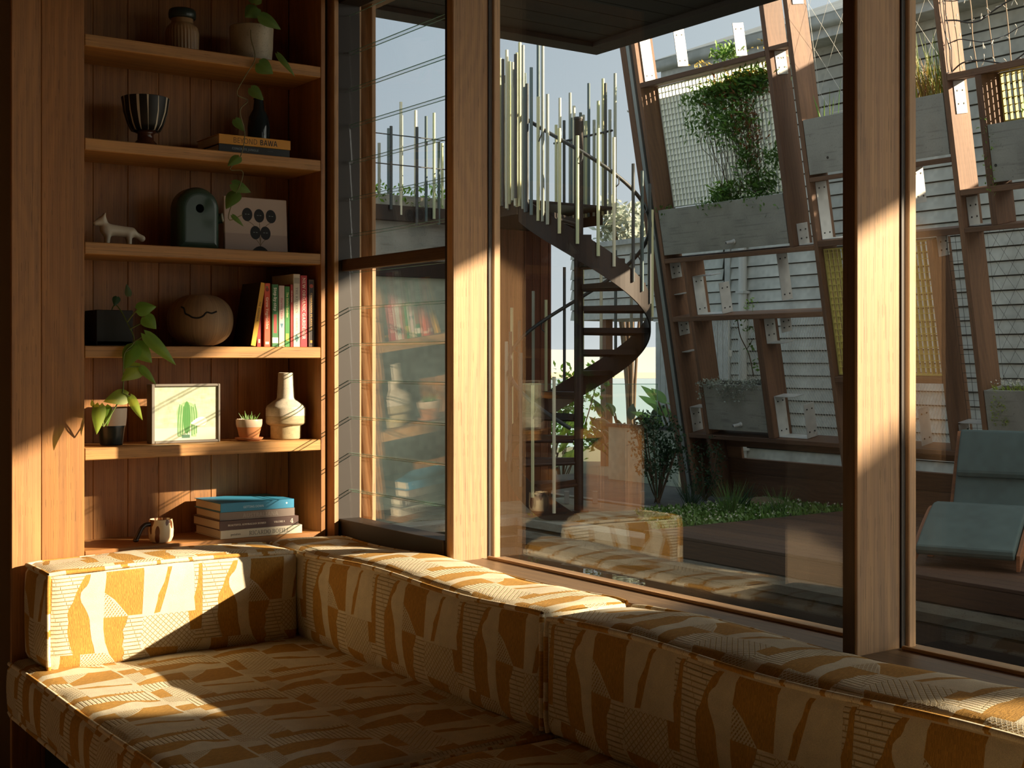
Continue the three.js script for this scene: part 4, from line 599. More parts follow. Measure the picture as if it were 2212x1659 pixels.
// ---------- rooftop planter, rods, spiral stair ----------
const rodMats = [std([0.74, 0.72, 0.42], 0.5), std([0.62, 0.66, 0.40], 0.5), std([0.80, 0.76, 0.56], 0.5), std([0.10, 0.15, 0.15], 0.5), std([0.16, 0.22, 0.22], 0.5), std([0.07, 0.08, 0.08], 0.5), std([0.42, 0.44, 0.36], 0.5)];
const rodGeos = [0.9, 1.0, 1.1, 1.2].map((h) => new THREE.CylinderGeometry(0.016, 0.016, h, 8).translate(0, h / 2, 0));
function addRod(t, x, y, z, h) { const m = part(t, 'rod', rodGeos[1], rodMats[(rnd(0, 6.99)) | 0]); m.position.set(x, y, z); m.scale.set(1, h, 1); return m; }
{
  const t = thing('rooftop_planter', 'long concrete roof planter fenced by slim coloured rods', 'planter', [-7.2, 2.475, -2.9]);
  part(t, 'trough', merge([box(-0.05, 0, 0, 0.66, -2.3, 2.3, 'z', 0.006), box(-0.5, -0.45, 0, 0.66, -2.3, 2.3, 'z', 0.006), box(-0.45, -0.05, 0, 0.5, -2.3, 2.3, 'z'), box(-0.45, -0.05, 0.5, 0.66, -2.3, -2.25), box(-0.45, -0.05, 0.5, 0.66, 2.25, 2.3)]), M.concrete);
  part(t, 'soil', box(-0.45, -0.05, 0.5, 0.56, -2.24, 2.24), M.soil);
  for (let k = 0; k < 54; k++) addRod(t, rnd(-0.1, 0.16), 0.4 + rnd(-0.05, 0.1), -2.3 + k * 0.075 + rnd(-0.03, 0.03), rnd(0.75, 1.15));
  for (const y of [0.95, 1.25]) part(t, 'rail', rod([0.1, y, -2.3], [0.1, y, 2.2], 0.006, 6), M.rail);
}
{
  const A = V(-5.85, -0.06, -5.5), e1 = V(0.5756, 0, -0.8178), e2 = V(0.8178, 0, 0.5756), R = 0.70;
  const P = (deg, r, y) => { const a = deg * Math.PI / 180; return V(0, y, 0).addScaledVector(e1, r * Math.cos(a)).addScaledVector(e2, r * Math.sin(a)); };
  const t = thing('spiral_stair', 'dark steel spiral stair with slim coloured rods for balusters', 'staircase', A.toArray());
  const Y = (deg) => 3.10 - (145 - deg) * 0.0074; // top of the stringer over the stair's base
  part(t, 'pole', merge([rod([0, 0, 0], [0, 3.9, 0], 0.046, 24), rod([0, 0, 0], [0, 0.02, 0], 0.1, 24)]), M.steelDark); part(t, 'pole_cap', rod([0, 3.9, 0], [0, 3.92, 0], 0.05, 24), M.rail);
  const ribbon = (r0, r1, d0, d1, top, bot) => { const pos = [], idx = [], n = 90; for (let i = 0; i <= n; i++) { const a = d0 + (d1 - d0) * i / n; for (const [r, y] of [[r0, top(a)], [r1, top(a)], [r1, bot(a)], [r0, bot(a)]]) pos.push(...P(a, r, Math.max(y, 0)).toArray()); } for (let i = 0; i < n; i++) for (let j = 0; j < 4; j++) { const a = i * 4 + j, b = i * 4 + (j + 1) % 4; idx.push(a, b, a + 4, b, b + 4, a + 4); } idx.push(0, 2, 1, 0, 3, 2); const g = geoFrom(pos, null, idx).toNonIndexed(); g.computeVertexNormals(); return g; };
  part(t, 'stringer', ribbon(R, R + 0.014, 147, -268, (a) => Y(a), (a) => Y(a) - 0.27), M.steelDark);
  const END = 13; for (let k = 0; k < END; k++) {
    const d1 = 145 - k * 29, d0 = d1 - 33, y = Y(d1) - 0.135 - 0.06, pos = [], idx = [], n = 6; if (y < 0.05) break;
    for (let i = 0; i <= n; i++) { const a = d0 + (d1 - d0) * i / n; for (const [r, yy] of [[0.05, y], [R, y], [R, y - 0.05], [0.05, y - 0.05]]) pos.push(...P(a, r, yy).toArray()); }
    for (let i = 0; i < n; i++) for (let j = 0; j < 4; j++) { const a = i * 4 + j, b = i * 4 + (j + 1) % 4; idx.push(a, a + 4, b, b, a + 4, b + 4); } idx.push(0, 1, 2, 0, 2, 3); const q = n * 4; idx.push(q, q + 2, q + 1, q, q + 3, q + 2);
    const g = geoFrom(pos, null, idx).toNonIndexed(); g.computeVertexNormals(); part(t, 'tread', g, M.steelDark);
    part(t, 'tread_lip', merge([rod(P(d0 + 1, 0.05, y - 0.055).toArray(), P(d0 + 1, R, y - 0.055).toArray(), 0.02, 6)]), M.steelDark);
  }
  const hr = []; for (let a = 147; a >= -262; a -= 6) hr.push(P(a, R + 0.004, Y(a) + 0.77)); part(t, 'handrail', tube(hr, 0.019, 200, 8), M.rail);
  for (let k = 0; k < 27; k++) { const a = 138 - k * 14.8 + rnd(-2, 2); const p = P(a, R + 0.025, Math.max(Y(a) - 0.12, 0)); if (Y(a) < 0.12) continue; addRod(t, p.x, p.y, p.z, rnd(0.98, 1.38)); const h = P(a - 4, R + 0.01, Y(a) + 0.70); if (k % 2) part(t, 'rail_hook', tube([P(a, R + 0.02, Y(a) + 0.62), P(a - 3, R + 0.05, Y(a) + 0.66), P(a - 4, R + 0.004, Y(a) + 0.76)], 0.006, 8, 5), M.rail); }
  for (let k = 0; k < 8; k++) { const a = 148 - k * 4.5, p = P(a, R + 0.03 + rnd(-0.02, 0.04), Y(a) - 0.1); addRod(t, p.x, p.y, p.z, rnd(1.2, 1.75) - 0.002 * k); }
  // landing
  const l = thing('stair_landing', 'steel landing joining the spiral stair to the roof terrace', 'landing', [-6.48, 2.865, -5.42]);
  part(l, 'plate', box(-0.62, 0.45, 0.14, 0.165, -0.72, 0.58, 'x'), M.steelDark); part(l, 'edge_beam', merge([box(-0.62, 0.52, 0.0, 0.18, 0.58, 0.6, 'x'), box(-0.62, 0.2, 0.0, 0.18, -0.74, -0.721, 'x')]), M.steelDark);
  for (let k = 0; k < 40; k++) addRod(l, -0.28 + k * 0.024 + rnd(-0.02, 0.02), rnd(0.05, 0.15), 0.62 + rnd(-0.02, 0.08), rnd(1.1, 1.55));
  for (let k = 0; k < 16; k++) addRod(l, -0.55 + k * 0.065 + rnd(-0.02, 0.02), 0.1, -0.70 + rnd(-0.02, 0.02), rnd(1.0, 1.5));
  part(l, 'rail', rod([-0.62, 0.96, 0.6], [0.56, 0.98, 0.6], 0.019, 8), M.rail); part(l, 'rail', rod([-0.62, 0.62, 0.6], [0.5, 0.62, 0.6], 0.007, 6), M.rail); part(l, 'rail', rod([-0.6, 0.96, -0.7], [0.4, 0.96, -0.7], 0.012, 8), M.rail);
}
{ // glass pool fence
  const g = thing('glass_fence', 'frameless clear glass fence panels behind the spiral stair', 'fence', [-6.84, -0.06, -5.48]); g.rotation.y = Math.atan2(0.8178, 0.5756);
  part(g, 'panel', box(0, 0.64, 0.06, 1.26, -0.006, 0.006), M.glassFence); part(g, 'panel', box(0.66, 1.46, 0.06, 1.26, -0.006, 0.006), M.glassFence);
  for (const x of [0.002, 0.644, 0.655, 1.455]) part(g, 'edge', box(x - 0.004, x + 0.003, 0.06, 1.26, -0.0066, 0.0066), M.glassEdge);
  part(g, 'edge', box(0, 1.46, 1.255, 1.261, -0.0066, 0.0066, 'x'), M.glassEdge);
  for (const x of [0.12, 0.5, 0.8, 1.3]) part(g, 'clamp', box(x - 0.025, x + 0.025, 0, 0.13, -0.025, 0.025), M.galv);
}
// ---------- neighbouring houses ----------
function boards(t, x0, x1, z, y0, y1, pitch) {
  const g = box(x0, x1, 0, pitch - 0.013, -0.012, 0.0, 'x', 0.002), p = g.attributes.position; for (let i = 0; i < p.count; i++) p.setZ(i, p.getZ(i) + 0.030 * (1 - p.getY(i) / pitch)); g.computeVertexNormals();  // slit under each board shows dark backing in place of its shadow line
  let k = 0; for (let y = y0; y < y1 - 0.01; y += pitch) { const m = part(t, 'weatherboard', g, M.board[(k++ * 7 + 1) % 3]); m.position.set(0, y, z); if (y + pitch > y1) m.scale.y = (y1 - y) / (pitch - 0.013); }
}
{
  const t = thing('neighbour_house', 'grey weatherboard house with a white gutter behind the timber screen', 'house', [-5.2, -0.25, -10.6]), o = 5.2, b = 0.25;
  boards(t, -8.9 + o, -1.15 + o, 0, 0.0, 5.77, 0.1665);
  part(t, 'wall', box(-8.95 + o, -1.2 + o, 0, 5.8, -5, -0.012, 'x'), M.gap);
  part(t, 'corner_board', box(-8.99 + o, -8.885 + o, 0, 5.77, -0.09, 0.04), M.trimGrey);
  part(t, 'soffit', box(-9.75 + o, -1.1 + o, 5.77, 5.785, -0.05, 0.52, 'x'), M.trimGrey);
  part(t, 'fascia', box(-9.78 + o, -1.08 + o, 5.72, 5.95, 0.5, 0.53, 'x'), M.white);
  const sh = new THREE.Shape(); sh.moveTo(0, 0.13); sh.lineTo(0, 0.03); sh.quadraticCurveTo(0.005, 0, 0.04, 0); sh.quadraticCurveTo(0.12, 0, 0.125, 0.06); sh.lineTo(0.13, 0.13); sh.lineTo(0.118, 0.13); sh.lineTo(0.113, 0.06); sh.quadraticCurveTo(0.105, 0.012, 0.04, 0.012); sh.lineTo(0.012, 0.03); sh.lineTo(0.012, 0.13); sh.lineTo(0, 0.13);
  const gg = new THREE.ExtrudeGeometry(sh, { depth: 8.74, bevelEnabled: false }).rotateY(-Math.PI / 2).translate(-1.06 + o, 5.83, 0.53); gg.scale(1, 1, 1); part(t, 'gutter', gg.toNonIndexed(), M.trimGrey);
  const rf = box(-9.82 + o, -1.04 + o, 0, 0.03, -5.2, 0.66, 'x', 0.004); rf.translate(0, 0, -0.6).rotateX(0.36).translate(0, 5.975, 0.6); part(t, 'roof', rf, M.trimGrey);
  part(t, 'roof_ridge', box(-9.82 + o, -1.04 + o, 7.7, 7.8, -4.75, -4.55, 'x'), M.trimGrey);
  const dp = part(t, 'downpipe', rod([-8.6 + o, 0.1, 0.075], [-8.6 + o, 5.8, 0.075], 0.058, 14), M.white); for (const y of [0.45, 2.62, 4.6]) part(dp, 'bracket', box(-8.675 + o, -8.525 + o, y, y + 0.035, 0, 0.142, 'x'), M.white);
}
{
  const t = thing('rear_wing', 'lower weatherboard wing seen between the stair rods', 'building', [-11.05, -0.25, -10.75]);
  boards(t, -1.7, 1.85, 0, 2.35, 3.5, 0.1665); part(t, 'core', box(-1.7, 1.85, 2.35, 3.5, -1.2, -0.012, 'x'), M.gap); for (const x of [-0.95, 1.5]) part(t, 'post', box(x - 0.07, x + 0.07, 0, 2.35, -0.2, -0.06), M.screen[0]); part(t, 'capping', box(-1.8, 1.95, 3.5, 3.58, -1.25, 0.1, 'x'), M.trimGrey);
  const f = thing('white_fence', 'pale vertical board fence between the screen and the weatherboard house', 'fence', [-8.7, -0.4, -9.62]);
  for (let k = 0; k < 14; k++) part(f, 'paling', box(-0.66 + k * 0.102, -0.66 + k * 0.102 + 0.096, 0, 2.38 + (k % 2) * 0.004, 0, 0.02), M.white); part(f, 'cap', box(-0.68, 0.78, 2.386, 2.42, -0.02, 0.045, 'x'), M.white); part(f, 'rail', merge([box(-0.66, 0.76, 0.5, 0.58, -0.05, -0.001, 'x'), box(-0.66, 0.76, 1.9, 1.98, -0.05, -0.001, 'x')]), M.white);
  const w = thing('low_wall', 'low pale wall behind the dark shrub', 'wall', [-8.2, -0.2, -8.15]); part(w, 'face', box(-0.42, 0.9, 0, 0.80, -0.1, 0.0, 'x'), M.sage); part(w, 'capping', box(-0.45, 0.93, 0.80, 0.84, -0.12, 0.02, 'x'), M.steelDark);
}
// ---------- far away: sea, beach, hills ----------
{
  const s = (n, g, m, l) => { const o = part(scene, n, g, m); o.name = n; return struct(o, l); };
  const F = V(-0.8178, 0, -0.5756), Rr = V(0.5756, 0, -0.8178), at = (d, l, y) => V(4.48, y, 2.58).addScaledVector(F, d).addScaledVector(Rr, l);
  const quad = (a, b, c, d) => { const g = geoFrom([...a.toArray(), ...b.toArray(), ...c.toArray(), ...d.toArray()], [0, 0, 1, 0, 1, 1, 0, 1], [0, 1, 2, 0, 2, 3]); g.computeVertexNormals(); return g; };
  s('sea', quad(at(80, -1500, -19), at(80, 1500, -19), at(1560, 1500, -19), at(1560, -1500, -19)), std([0.42, 0.52, 0.53], 0.35), 'calm pale blue bay');
  s('beach', quad(at(1480, -1500, -18.9), at(1480, 1500, -18.9), at(1700, 1500, -12), at(1700, -1500, -12)), std([0.80, 0.62, 0.42], 0.9), 'distant sandy shore');
  const pos = [], idx = [], n = 120; for (let i = 0; i <= n; i++) { const l = -1500 + 3000 * i / n, h = 12 + 8 * vn(i / 9, 3, 99, 9, 4) + 5 * vn(i / 3, 1, 99, 9, 5); pos.push(...at(1640, l, -14).toArray(), ...at(1800, l, h * 0.6).toArray(), ...at(2000, l, h).toArray()); } for (let i = 0; i < n; i++) for (let j = 0; j < 2; j++) { const k = i * 3 + j; idx.push(k, k + 3, k + 1, k + 1, k + 3, k + 4); }
  const g = geoFrom(pos, null, idx); g.computeVertexNormals(); s('hills', g, std([0.55, 0.56, 0.53], 1), 'haze-tinted low hills across the bay');  // distance haze is put into the pale hill colour
  s('land_slope', quad(at(18, -60, -0.9), at(18, 60, -0.9), at(82, 120, -19.2), at(82, -120, -19.2)), std([0.12, 0.15, 0.07], 1));
}
// ---------- lounger ----------
{
  const t = thing('lounger', 'teal padded timber lounger on the deck at the right', 'lounger', [-1.2, 0, -5.26]); t.rotation.y = Math.atan2(0.4, 0.916); // local -z is the head end
  const prof = [[0.0, 0.085], [0.06, 0.115], [0.2, 0.2], [0.4, 0.30], [0.5, 0.335], [0.58, 0.332], [0.7, 0.29], [0.9, 0.215], [1.02, 0.205], [1.12, 0.25], [1.2, 0.38], [1.28, 0.56], [1.36, 0.73], [1.42, 0.85]];
  const curve = new THREE.CatmullRomCurve3(prof.map((p) => V(0, p[1], -p[0])));
  const pad = (u0, u1, th, w, off = 0) => { const n = 30, up = [], dn = []; for (let i = 0; i <= n; i++) { const u = u0 + (u1 - u0) * i / n, p = curve.getPoint(u), q = curve.getTangent(u), nn = V(0, -q.z, q.y).normalize(), e = Math.min(1, Math.min(i, n - i) / 2.2), tt = th * Math.sqrt(1 - (1 - e) * (1 - e) * 0.9); const m = p.clone().addScaledVector(nn, off + th / 2); up.push(m.clone().addScaledVector(nn, tt / 2)); dn.push(m.clone().addScaledVector(nn, -tt / 2)); }
    const sh = new THREE.Shape(); [...up, ...dn.reverse()].forEach((p, i) => (i ? sh.lineTo(-p.z, p.y) : sh.moveTo(-p.z, p.y))); return new THREE.ExtrudeGeometry(sh, { depth: w - 0.03, bevelEnabled: true, bevelThickness: 0.015, bevelSize: 0.012, bevelSegments: 3 }).translate(0, 0, -(w - 0.03) / 2).rotateY(Math.PI / 2); };
  const teal = std([0.135, 0.195, 0.19], 0.85, { map: grimeMap });
  part(t, 'foot_pad', pad(0.0, 0.335, 0.055, 0.66), teal); part(t, 'seat_pad', pad(0.34, 0.655, 0.055, 0.66), teal); part(t, 'back_pad', pad(0.66, 0.99, 0.055, 0.66), teal); part(t, 'head_pad', pad(0.83, 1.0, 0.045, 0.64, 0.055), teal);
  const railG = (x) => { const pts = []; for (let i = 0; i <= 40; i++) pts.push(curve.getPoint(i / 40)); const sh = new THREE.Shape(); [...pts.map((p) => [-p.z, p.y + 0.03]), ...pts.reverse().map((p) => [-p.z, Math.max(p.y - 0.075, 0)])].forEach((p, i) => (i ? sh.lineTo(...p) : sh.moveTo(...p))); return boxUV(new THREE.ExtrudeGeometry(sh, { depth: 0.022, bevelEnabled: true, bevelThickness: 0.002, bevelSize: 0.002, bevelSegments: 1 }).translate(0, 0, -0.011).rotateY(Math.PI / 2).translate(x, 0, 0).toNonIndexed(), 'z'); };
  const lm = woodMat([0.62, 0.26, 0.12], 0.55); part(t, 'side_rail', railG(-0.352), lm); part(t, 'side_rail', railG(0.352), lm);
  for (const x of [-0.352, 0.352]) for (const z of [-0.5, -1.12]) part(t, 'leg', box(x - 0.018, x + 0.018, 0, 0.2, z - 0.03, z + 0.03), lm);
  for (const z of [-0.15, -0.45, -0.75, -1.0]) { const p = curve.getPoint(-z / 1.6); part(t, 'slat', box(-0.34, 0.34, p.y - 0.045, p.y - 0.02, p.z - 0.03, p.z + 0.03, 'x'), lm); }
}

// ---------- planting ----------
function scatter(list, tint = 0.25) { // list of [pos, dir, length, width]; one merged geometry of small folded leaves
  const pos = [], colr = [], idx = []; let k = 0;
  for (const [p, d, L, w, b = 1] of list) {
    const s = V(d.y + 0.3, -d.x, d.z * 0.5 + 0.2).cross(d).normalize(), n = d.clone().cross(s), m = p.clone().addScaledVector(d, L * 0.5), t = p.clone().addScaledVector(d, L), c = b * (1 + rnd(-tint, tint));
    for (const v of [p, m.clone().addScaledVector(s, w / 2).addScaledVector(n, w * 0.12), m.clone().addScaledVector(s, -w / 2).addScaledVector(n, w * 0.12), t]) { pos.push(v.x, v.y, v.z); colr.push(c * (1 + rnd(-0.08, 0.08)), c, c * 0.95); }
    idx.push(k, k + 1, k + 3, k, k + 3, k + 2); k += 4;
  }
  const g = geoFrom(pos, null, idx); g.setAttribute('color', new THREE.Float32BufferAttribute(colr, 3)); g.computeVertexNormals(); return g;
}
const dir = (up = 0.3) => V(rnd(-1, 1), rnd(-1, 1) + up, rnd(-1, 1)).normalize();
const gauss = () => (rnd() + rnd() + rnd() - 1.5) / 1.5;
const branchMat = std([0.13, 0.085, 0.05], 0.8);
{ // climbing vine on the white grating: masses given as [x, s, spread x, spread s, count] on the screen
  const t = onScreen('climbing_vine', 'flowering vine climbing over the white grating, thickest along the top', 'plant', -5.6, 3.2, -0.2), o = [5.6, -3.2];
  const mk = (list, sz) => { const out = []; for (const [x, s, sx, ss, n] of list) for (let i = 0; i < n; i++) out.push([V(x + o[0] + gauss() * sx, s + o[1] + gauss() * ss, rnd(-0.03, 0.12)), dir(0.1), rnd(0.6, 1.25) * sz, rnd(0.3, 0.45) * sz]); return out; };
  stuff(part(t, 'leaves', scatter(mk([[-5.45, 4.25, 0.75, 0.16, 714], [-5.0, 4.3, 0.45, 0.2, 646], [-5.35, 3.95, 0.45, 0.35, 442], [-5.2, 3.55, 0.25, 0.4, 289], [-5.75, 4.0, 0.5, 0.3, 204], [-5.1, 3.25, 0.35, 0.15, 255], [-5.6, 3.22, 0.3, 0.12, 238], [-4.85, 3.5, 0.15, 0.3, 119], [-5.3, 4.62, 0.28, 0.10, 102]], 0.078)), LEAF.mid));
  stuff(part(t, 'young_leaves', scatter(mk([[-5.2, 4.32, 0.8, 0.16, 408], [-5.3, 4.0, 0.5, 0.35, 153], [-5.3, 4.66, 0.25, 0.12, 102], [-5.55, 3.3, 0.3, 0.08, 102]], 0.07)), LEAF.bright));
  stuff(part(t, 'flowers', scatter(mk([[-5.15, 4.25, 0.7, 0.22, 289], [-5.15, 3.9, 0.3, 0.4, 187], [-5.1, 3.6, 0.2, 0.3, 68]], 0.062)), LEAF.rust));
  stuff(part(t, 'gold_leaves', scatter(mk([[-5.15, 4.36, 0.75, 0.14, 323], [-4.75, 4.62, 0.15, 0.1, 51], [-5.7, 4.6, 0.2, 0.06, 27]], 0.055)), LEAF.gold));
  const st = []; for (let k = 0; k < 34; k++) { let x = gauss() * 0.6 + 0.25, s = 0; const pts = [[x, s, 0.05]]; while (s < rnd(0.5, 1.4)) { s += 0.14; x += rnd(-0.07, 0.07); pts.push([x, s, rnd(0, 0.09)]); } st.push(tube(pts, 0.0035, pts.length * 3, 4)); }
  part(t, 'stems', merge(st), branchMat);
}
{ // spill over planter 1
  const t = onScreen('trailing_herb', 'low green herbs spilling over the rim of the long concrete planter', 'plant', -5.5, 3.12, -0.1), L = [];
  for (const [x, w, n] of [[-0.2, 0.35, 170], [0.45, 0.3, 90], [-0.95, 0.12, 18], [0.75, 0.08, 20]]) for (let i = 0; i < n; i++) { const q = gauss() * w; L.push([V(x + q, rnd(-0.02, 0.09) - (q > 0 && x > 0.3 ? rnd(0, 0.16) : rnd(0, 0.05)), rnd(-0.08, 0.125)), dir(0.5), rnd(0.035, 0.07), rnd(0.015, 0.03)]); }
  stuff(part(t, 'leaves', scatter(L), LEAF.mid));
  const u = onScreen('trailing_creeper', 'pale green creeper spilling over the small low planter', 'plant', -5.73, 1.2, 0.0), C = [], Fl = [];
  for (let i = 0; i < 720; i++) { const x = rnd(-0.47, 0.42), drop = Math.abs(x - 0.0) < 0.2 ? rnd(0, 1) ** 2 * 0.19 : rnd(0, 1) ** 3 * 0.06; C.push([V(x, 0.06 * rnd() - drop, drop > 0.03 ? rnd(0.0, 0.03) : rnd(-0.1, 0.03)), dir(0.3), rnd(0.015, 0.034), rnd(0.012, 0.02)]); }
  for (let i = 0; i < 60; i++) C.push([V(-0.47 + rnd(-0.05, 0.02), 0.03 - rnd(0, 0.2), rnd(0, 0.05)), dir(0.3), 0.025, 0.018]);
  stuff(part(u, 'leaves', scatter(C), LEAF.grey)); const st = []; for (const x of [-0.05, 0.03, 0.09, 0.31, -0.12]) st.push(tube([[x, 0, 0.012], [x + 0.01, -0.12, 0.006], [x + 0.03, -0.2 - rnd(0, 0.06), 0.004]], 0.0022, 10, 4)); part(u, 'stems', merge(st), std([0.35, 0.38, 0.28], 0.8));
}
function blades(t, list, mat, name = 'blades') { const g = []; for (const [b, e, w] of list) { const B = V(...b), E = V(...e), m = B.clone().lerp(E, 0.55).add(V(0, 0.03 * B.distanceTo(E), 0)); g.push(paint(merge([rod(B.toArray(), m.toArray(), w, 4, w * 0.8), rod(m.toArray(), E.toArray(), w * 0.8, 4, w * 0.12)]), [1, 1, 1].map(() => 1 + rnd(-0.2, 0.2)))); } return stuff(part(t, name, merge(g), mat)); }
{
  const t = onScreen('reeds', 'clump of sunlit golden and green reeds in the planter right of the window post', 'plant', -2.95, 3.78, -0.13);
  const mk = (x0, x1, h0, h1, n) => Array.from({ length: n }, () => { const x = rnd(x0, x1); return [[x, 0, rnd(-0.08, 0.08)], [x + rnd(-0.07, 0.07), rnd(h0, h1), rnd(-0.1, 0.1)], rnd(0.003, 0.006)]; });
  blades(t, mk(-0.32, 0.27, 0.12, 0.42, 150), LEAF.gold, 'dry_blades'); blades(t, mk(-0.08, 0.24, 0.3, 0.66, 46), LEAF.lime); blades(t, mk(-0.3, 0.25, 0.1, 0.3, 50), LEAF.rust, 'red_blades');
  const u = onScreen('green_shoots', 'few green shoots in the planter left of the right window post', 'plant', -4.0, 3.78, -0.12); blades(u, [[[-0.16, 0, 0], [-0.19, 0.26, 0.03], 0.012], [[-0.12, 0, 0], [-0.08, 0.22, 0], 0.009], [[-0.02, 0, 0], [0.04, 0.24, 0], 0.005], [[-0.05, 0, 0], [0.0, 0.3, 0], 0.005], [[0.05, 0, 0], [0.14, 0.36, 0], 0.004]], LEAF.bright);
  const f = onScreen('flower_tufts', 'tufts of small white flowers on top of the planter behind the lounger', 'plant', -2.1, 1.16, -0.1), Lf = [], W = [];
  for (let i = 0; i < 330; i++) { const x = rnd(-0.46, 0.6); Lf.push([V(x, rnd(0, 0.04), rnd(-0.1, 0.1)), dir(1.2), rnd(0.03, 0.075), rnd(0.006, 0.012)]); } for (let i = 0; i < 60; i++) { const x = rnd(-0.44, 0.6), y = rnd(0.06, 0.12); for (let j = 0; j < 4; j++) W.push([V(x, y, rnd(-0.08, 0.08)), dir(0.4), 0.02, 0.016]); } for (let i = 0; i < 90; i++) Lf.push([V(-0.38 + rnd(-0.08, 0.08), -rnd(0, 0.26), 0.105), dir(-0.4), 0.03, 0.014]);
  stuff(part(f, 'leaves', scatter(Lf), LEAF.lime)); stuff(part(f, 'flowers', scatter(W), LEAF.white));
  const g = onScreen('hanging_sprig', 'thin leafy sprig trailing down the left edge of the upper right planter', 'plant', -2.29, 3.4, 0.02), S = []; for (let i = 0; i < 36; i++) S.push([V(rnd(-0.05, 0.06), 0.14 - i * 0.018 + rnd(-0.03, 0.03), rnd(0, 0.03)), dir(-0.1), rnd(0.025, 0.05), rnd(0.014, 0.026)]); stuff(part(g, 'leaves', scatter(S), LEAF.bright)); part(g, 'stem', tube([[0, 0.15, 0], [0.01, -0.1, 0.02], [-0.02, -0.3, 0.02], [0, -0.5, 0.02]], 0.003, 16, 4), branchMat);
  const h = onScreen('leafy_plant', 'bright green leaves at the right edge above the upper right planter', 'plant', -1.75, 3.5, -0.1), Q = []; for (let i = 0; i < 26; i++) Q.push([V(rnd(-0.25, 0.2), rnd(0, 0.12), rnd(-0.06, 0.1)), dir(0.4), rnd(0.05, 0.09), rnd(0.04, 0.06)]); stuff(part(h, 'leaves', scatter(Q), LEAF.bright));
  const q = onScreen('shelf_seedling', 'tiny bright green seedling on the middle shelf of the screen', 'plant', -5.42, 1.965, -0.15), Z = []; for (let i = 0; i < 22; i++) Z.push([V(rnd(-0.07, 0.07), rnd(0.02, 0.15), rnd(-0.03, 0.03)), dir(0.1), rnd(0.03, 0.05), rnd(0.014, 0.022)]); part(q, 'leaves', scatter(Z), LEAF.bright); part(q, 'stem', tube([[0, 0, 0], [0.01, 0.07, 0], [0, 0.14, 0.01]], 0.003, 8, 4), stemMat);
  const z = onScreen('twining_stem', 'bare twining stem with few leaves beside the white downpipe', 'plant', -5.75, 1.25, -0.24), Y = []; for (let i = 0; i < 26; i++) Y.push([V(0.1 + rnd(-0.16, 0.16), 0.55 + rnd(-0.08, 0.1), rnd(0, 0.06)), dir(0), rnd(0.03, 0.06), rnd(0.015, 0.03)]); for (const [x, y] of [[0.12, 0.3], [0.24, 0.2], [0.26, 0.1], [0.2, 0.12], [0.16, 0.35]]) for (let j = 0; j < 3; j++) Y.push([V(x + rnd(-0.02, 0.02), y + rnd(-0.03, 0.03), 0.02), dir(0), 0.06, 0.035]); stuff(part(z, 'leaves', scatter(Y), LEAF.mid)); part(z, 'stem', merge([tube([[0.0, 0.62, 0], [0.03, 0.45, 0.02], [0.1, 0.25, 0], [0.13, 0, 0]], 0.006, 20, 5), tube([[0.08, 0.3, 0], [0.16, 0.36, 0.02], [0.2, 0.42, 0]], 0.004, 10, 4)]), branchMat);
}
function shrub(name, label, p, rx, ry, rz, n, L, w, mat, trunkH, o = {}) {
  const t = thing(name, label, o.cat || 'shrub', p), leaf = [], st = [];
  const tips = []; for (let k = 0; k < (o.stems || 9); k++) { const a = rnd(0, 6.28), r = Math.sqrt(rnd()) * 0.85, e = [Math.cos(a) * r * rx, trunkH + ry * (1 + rnd(-0.75, 0.8)), Math.sin(a) * r * rz]; tips.push(e); st.push(tube([[rnd(-0.03, 0.03), 0, rnd(-0.03, 0.03)], [e[0] * 0.25, trunkH * 0.7, e[2] * 0.25], [e[0] * 0.7, (trunkH + e[1]) / 2, e[2] * 0.7], e], o.r || 0.008, 12, 5)); }
  for (let i = 0; i < n; i++) { let q; if (i % 2) { const e = tips[(rnd() * tips.length) | 0]; q = V(e[0] + gauss() * rx * 0.42, e[1] + gauss() * ry * 0.4, e[2] + gauss() * rz * 0.42); } else { const u = dir(0), r = Math.cbrt(rnd()); q = V(u.x * r * rx, trunkH + ry + u.y * r * ry, u.z * r * rz); } leaf.push([q, dir(o.up ?? 0.2), L * rnd(0.6, 1.2), w * rnd(0.7, 1.2)]); }
  stuff(part(t, 'foliage', scatter(leaf, 0.3), mat)); part(t, 'stems', merge(st), branchMat); return t;
}
shrub('dark_shrub', 'dense dark green shrub standing before the pale fence left of the screen', [-6.05, -0.06, -6.72], 0.30, 0.42, 0.30, 1500, 0.05, 0.028, LEAF.dark, 0.18, { stems: 14 });
shrub('low_shrub', 'thin dark shrub at the foot of the screen left post', [-6.0, -0.06, -7.35], 0.24, 0.33, 0.24, 420, 0.05, 0.022, LEAF.dark, 0.05, { stems: 10 });
shrub('flowering_shrub', 'bright green flowering shrub beyond the stair between wall and pole', [-9.85, -0.3, -8.35], 0.62, 0.62, 0.62, 1100, 0.11, 0.05, LEAF.bright, 0.45, { stems: 10 });
{ const L = []; for (let i = 0; i < 50; i++) { const p = V(-9.65 + gauss() * 0.5, 0.95 + gauss() * 0.35, -8.1 + gauss() * 0.3); for (let j = 0; j < 5; j++) L.push([p, dir(0.4), 0.05, 0.04]); } const t = thing('shrub_blossoms', 'cream blossoms on the bright green flowering shrub', 'flowers', [0, 0, 0]); stuff(part(t, 'blossoms', scatter(L), LEAF.white)); }
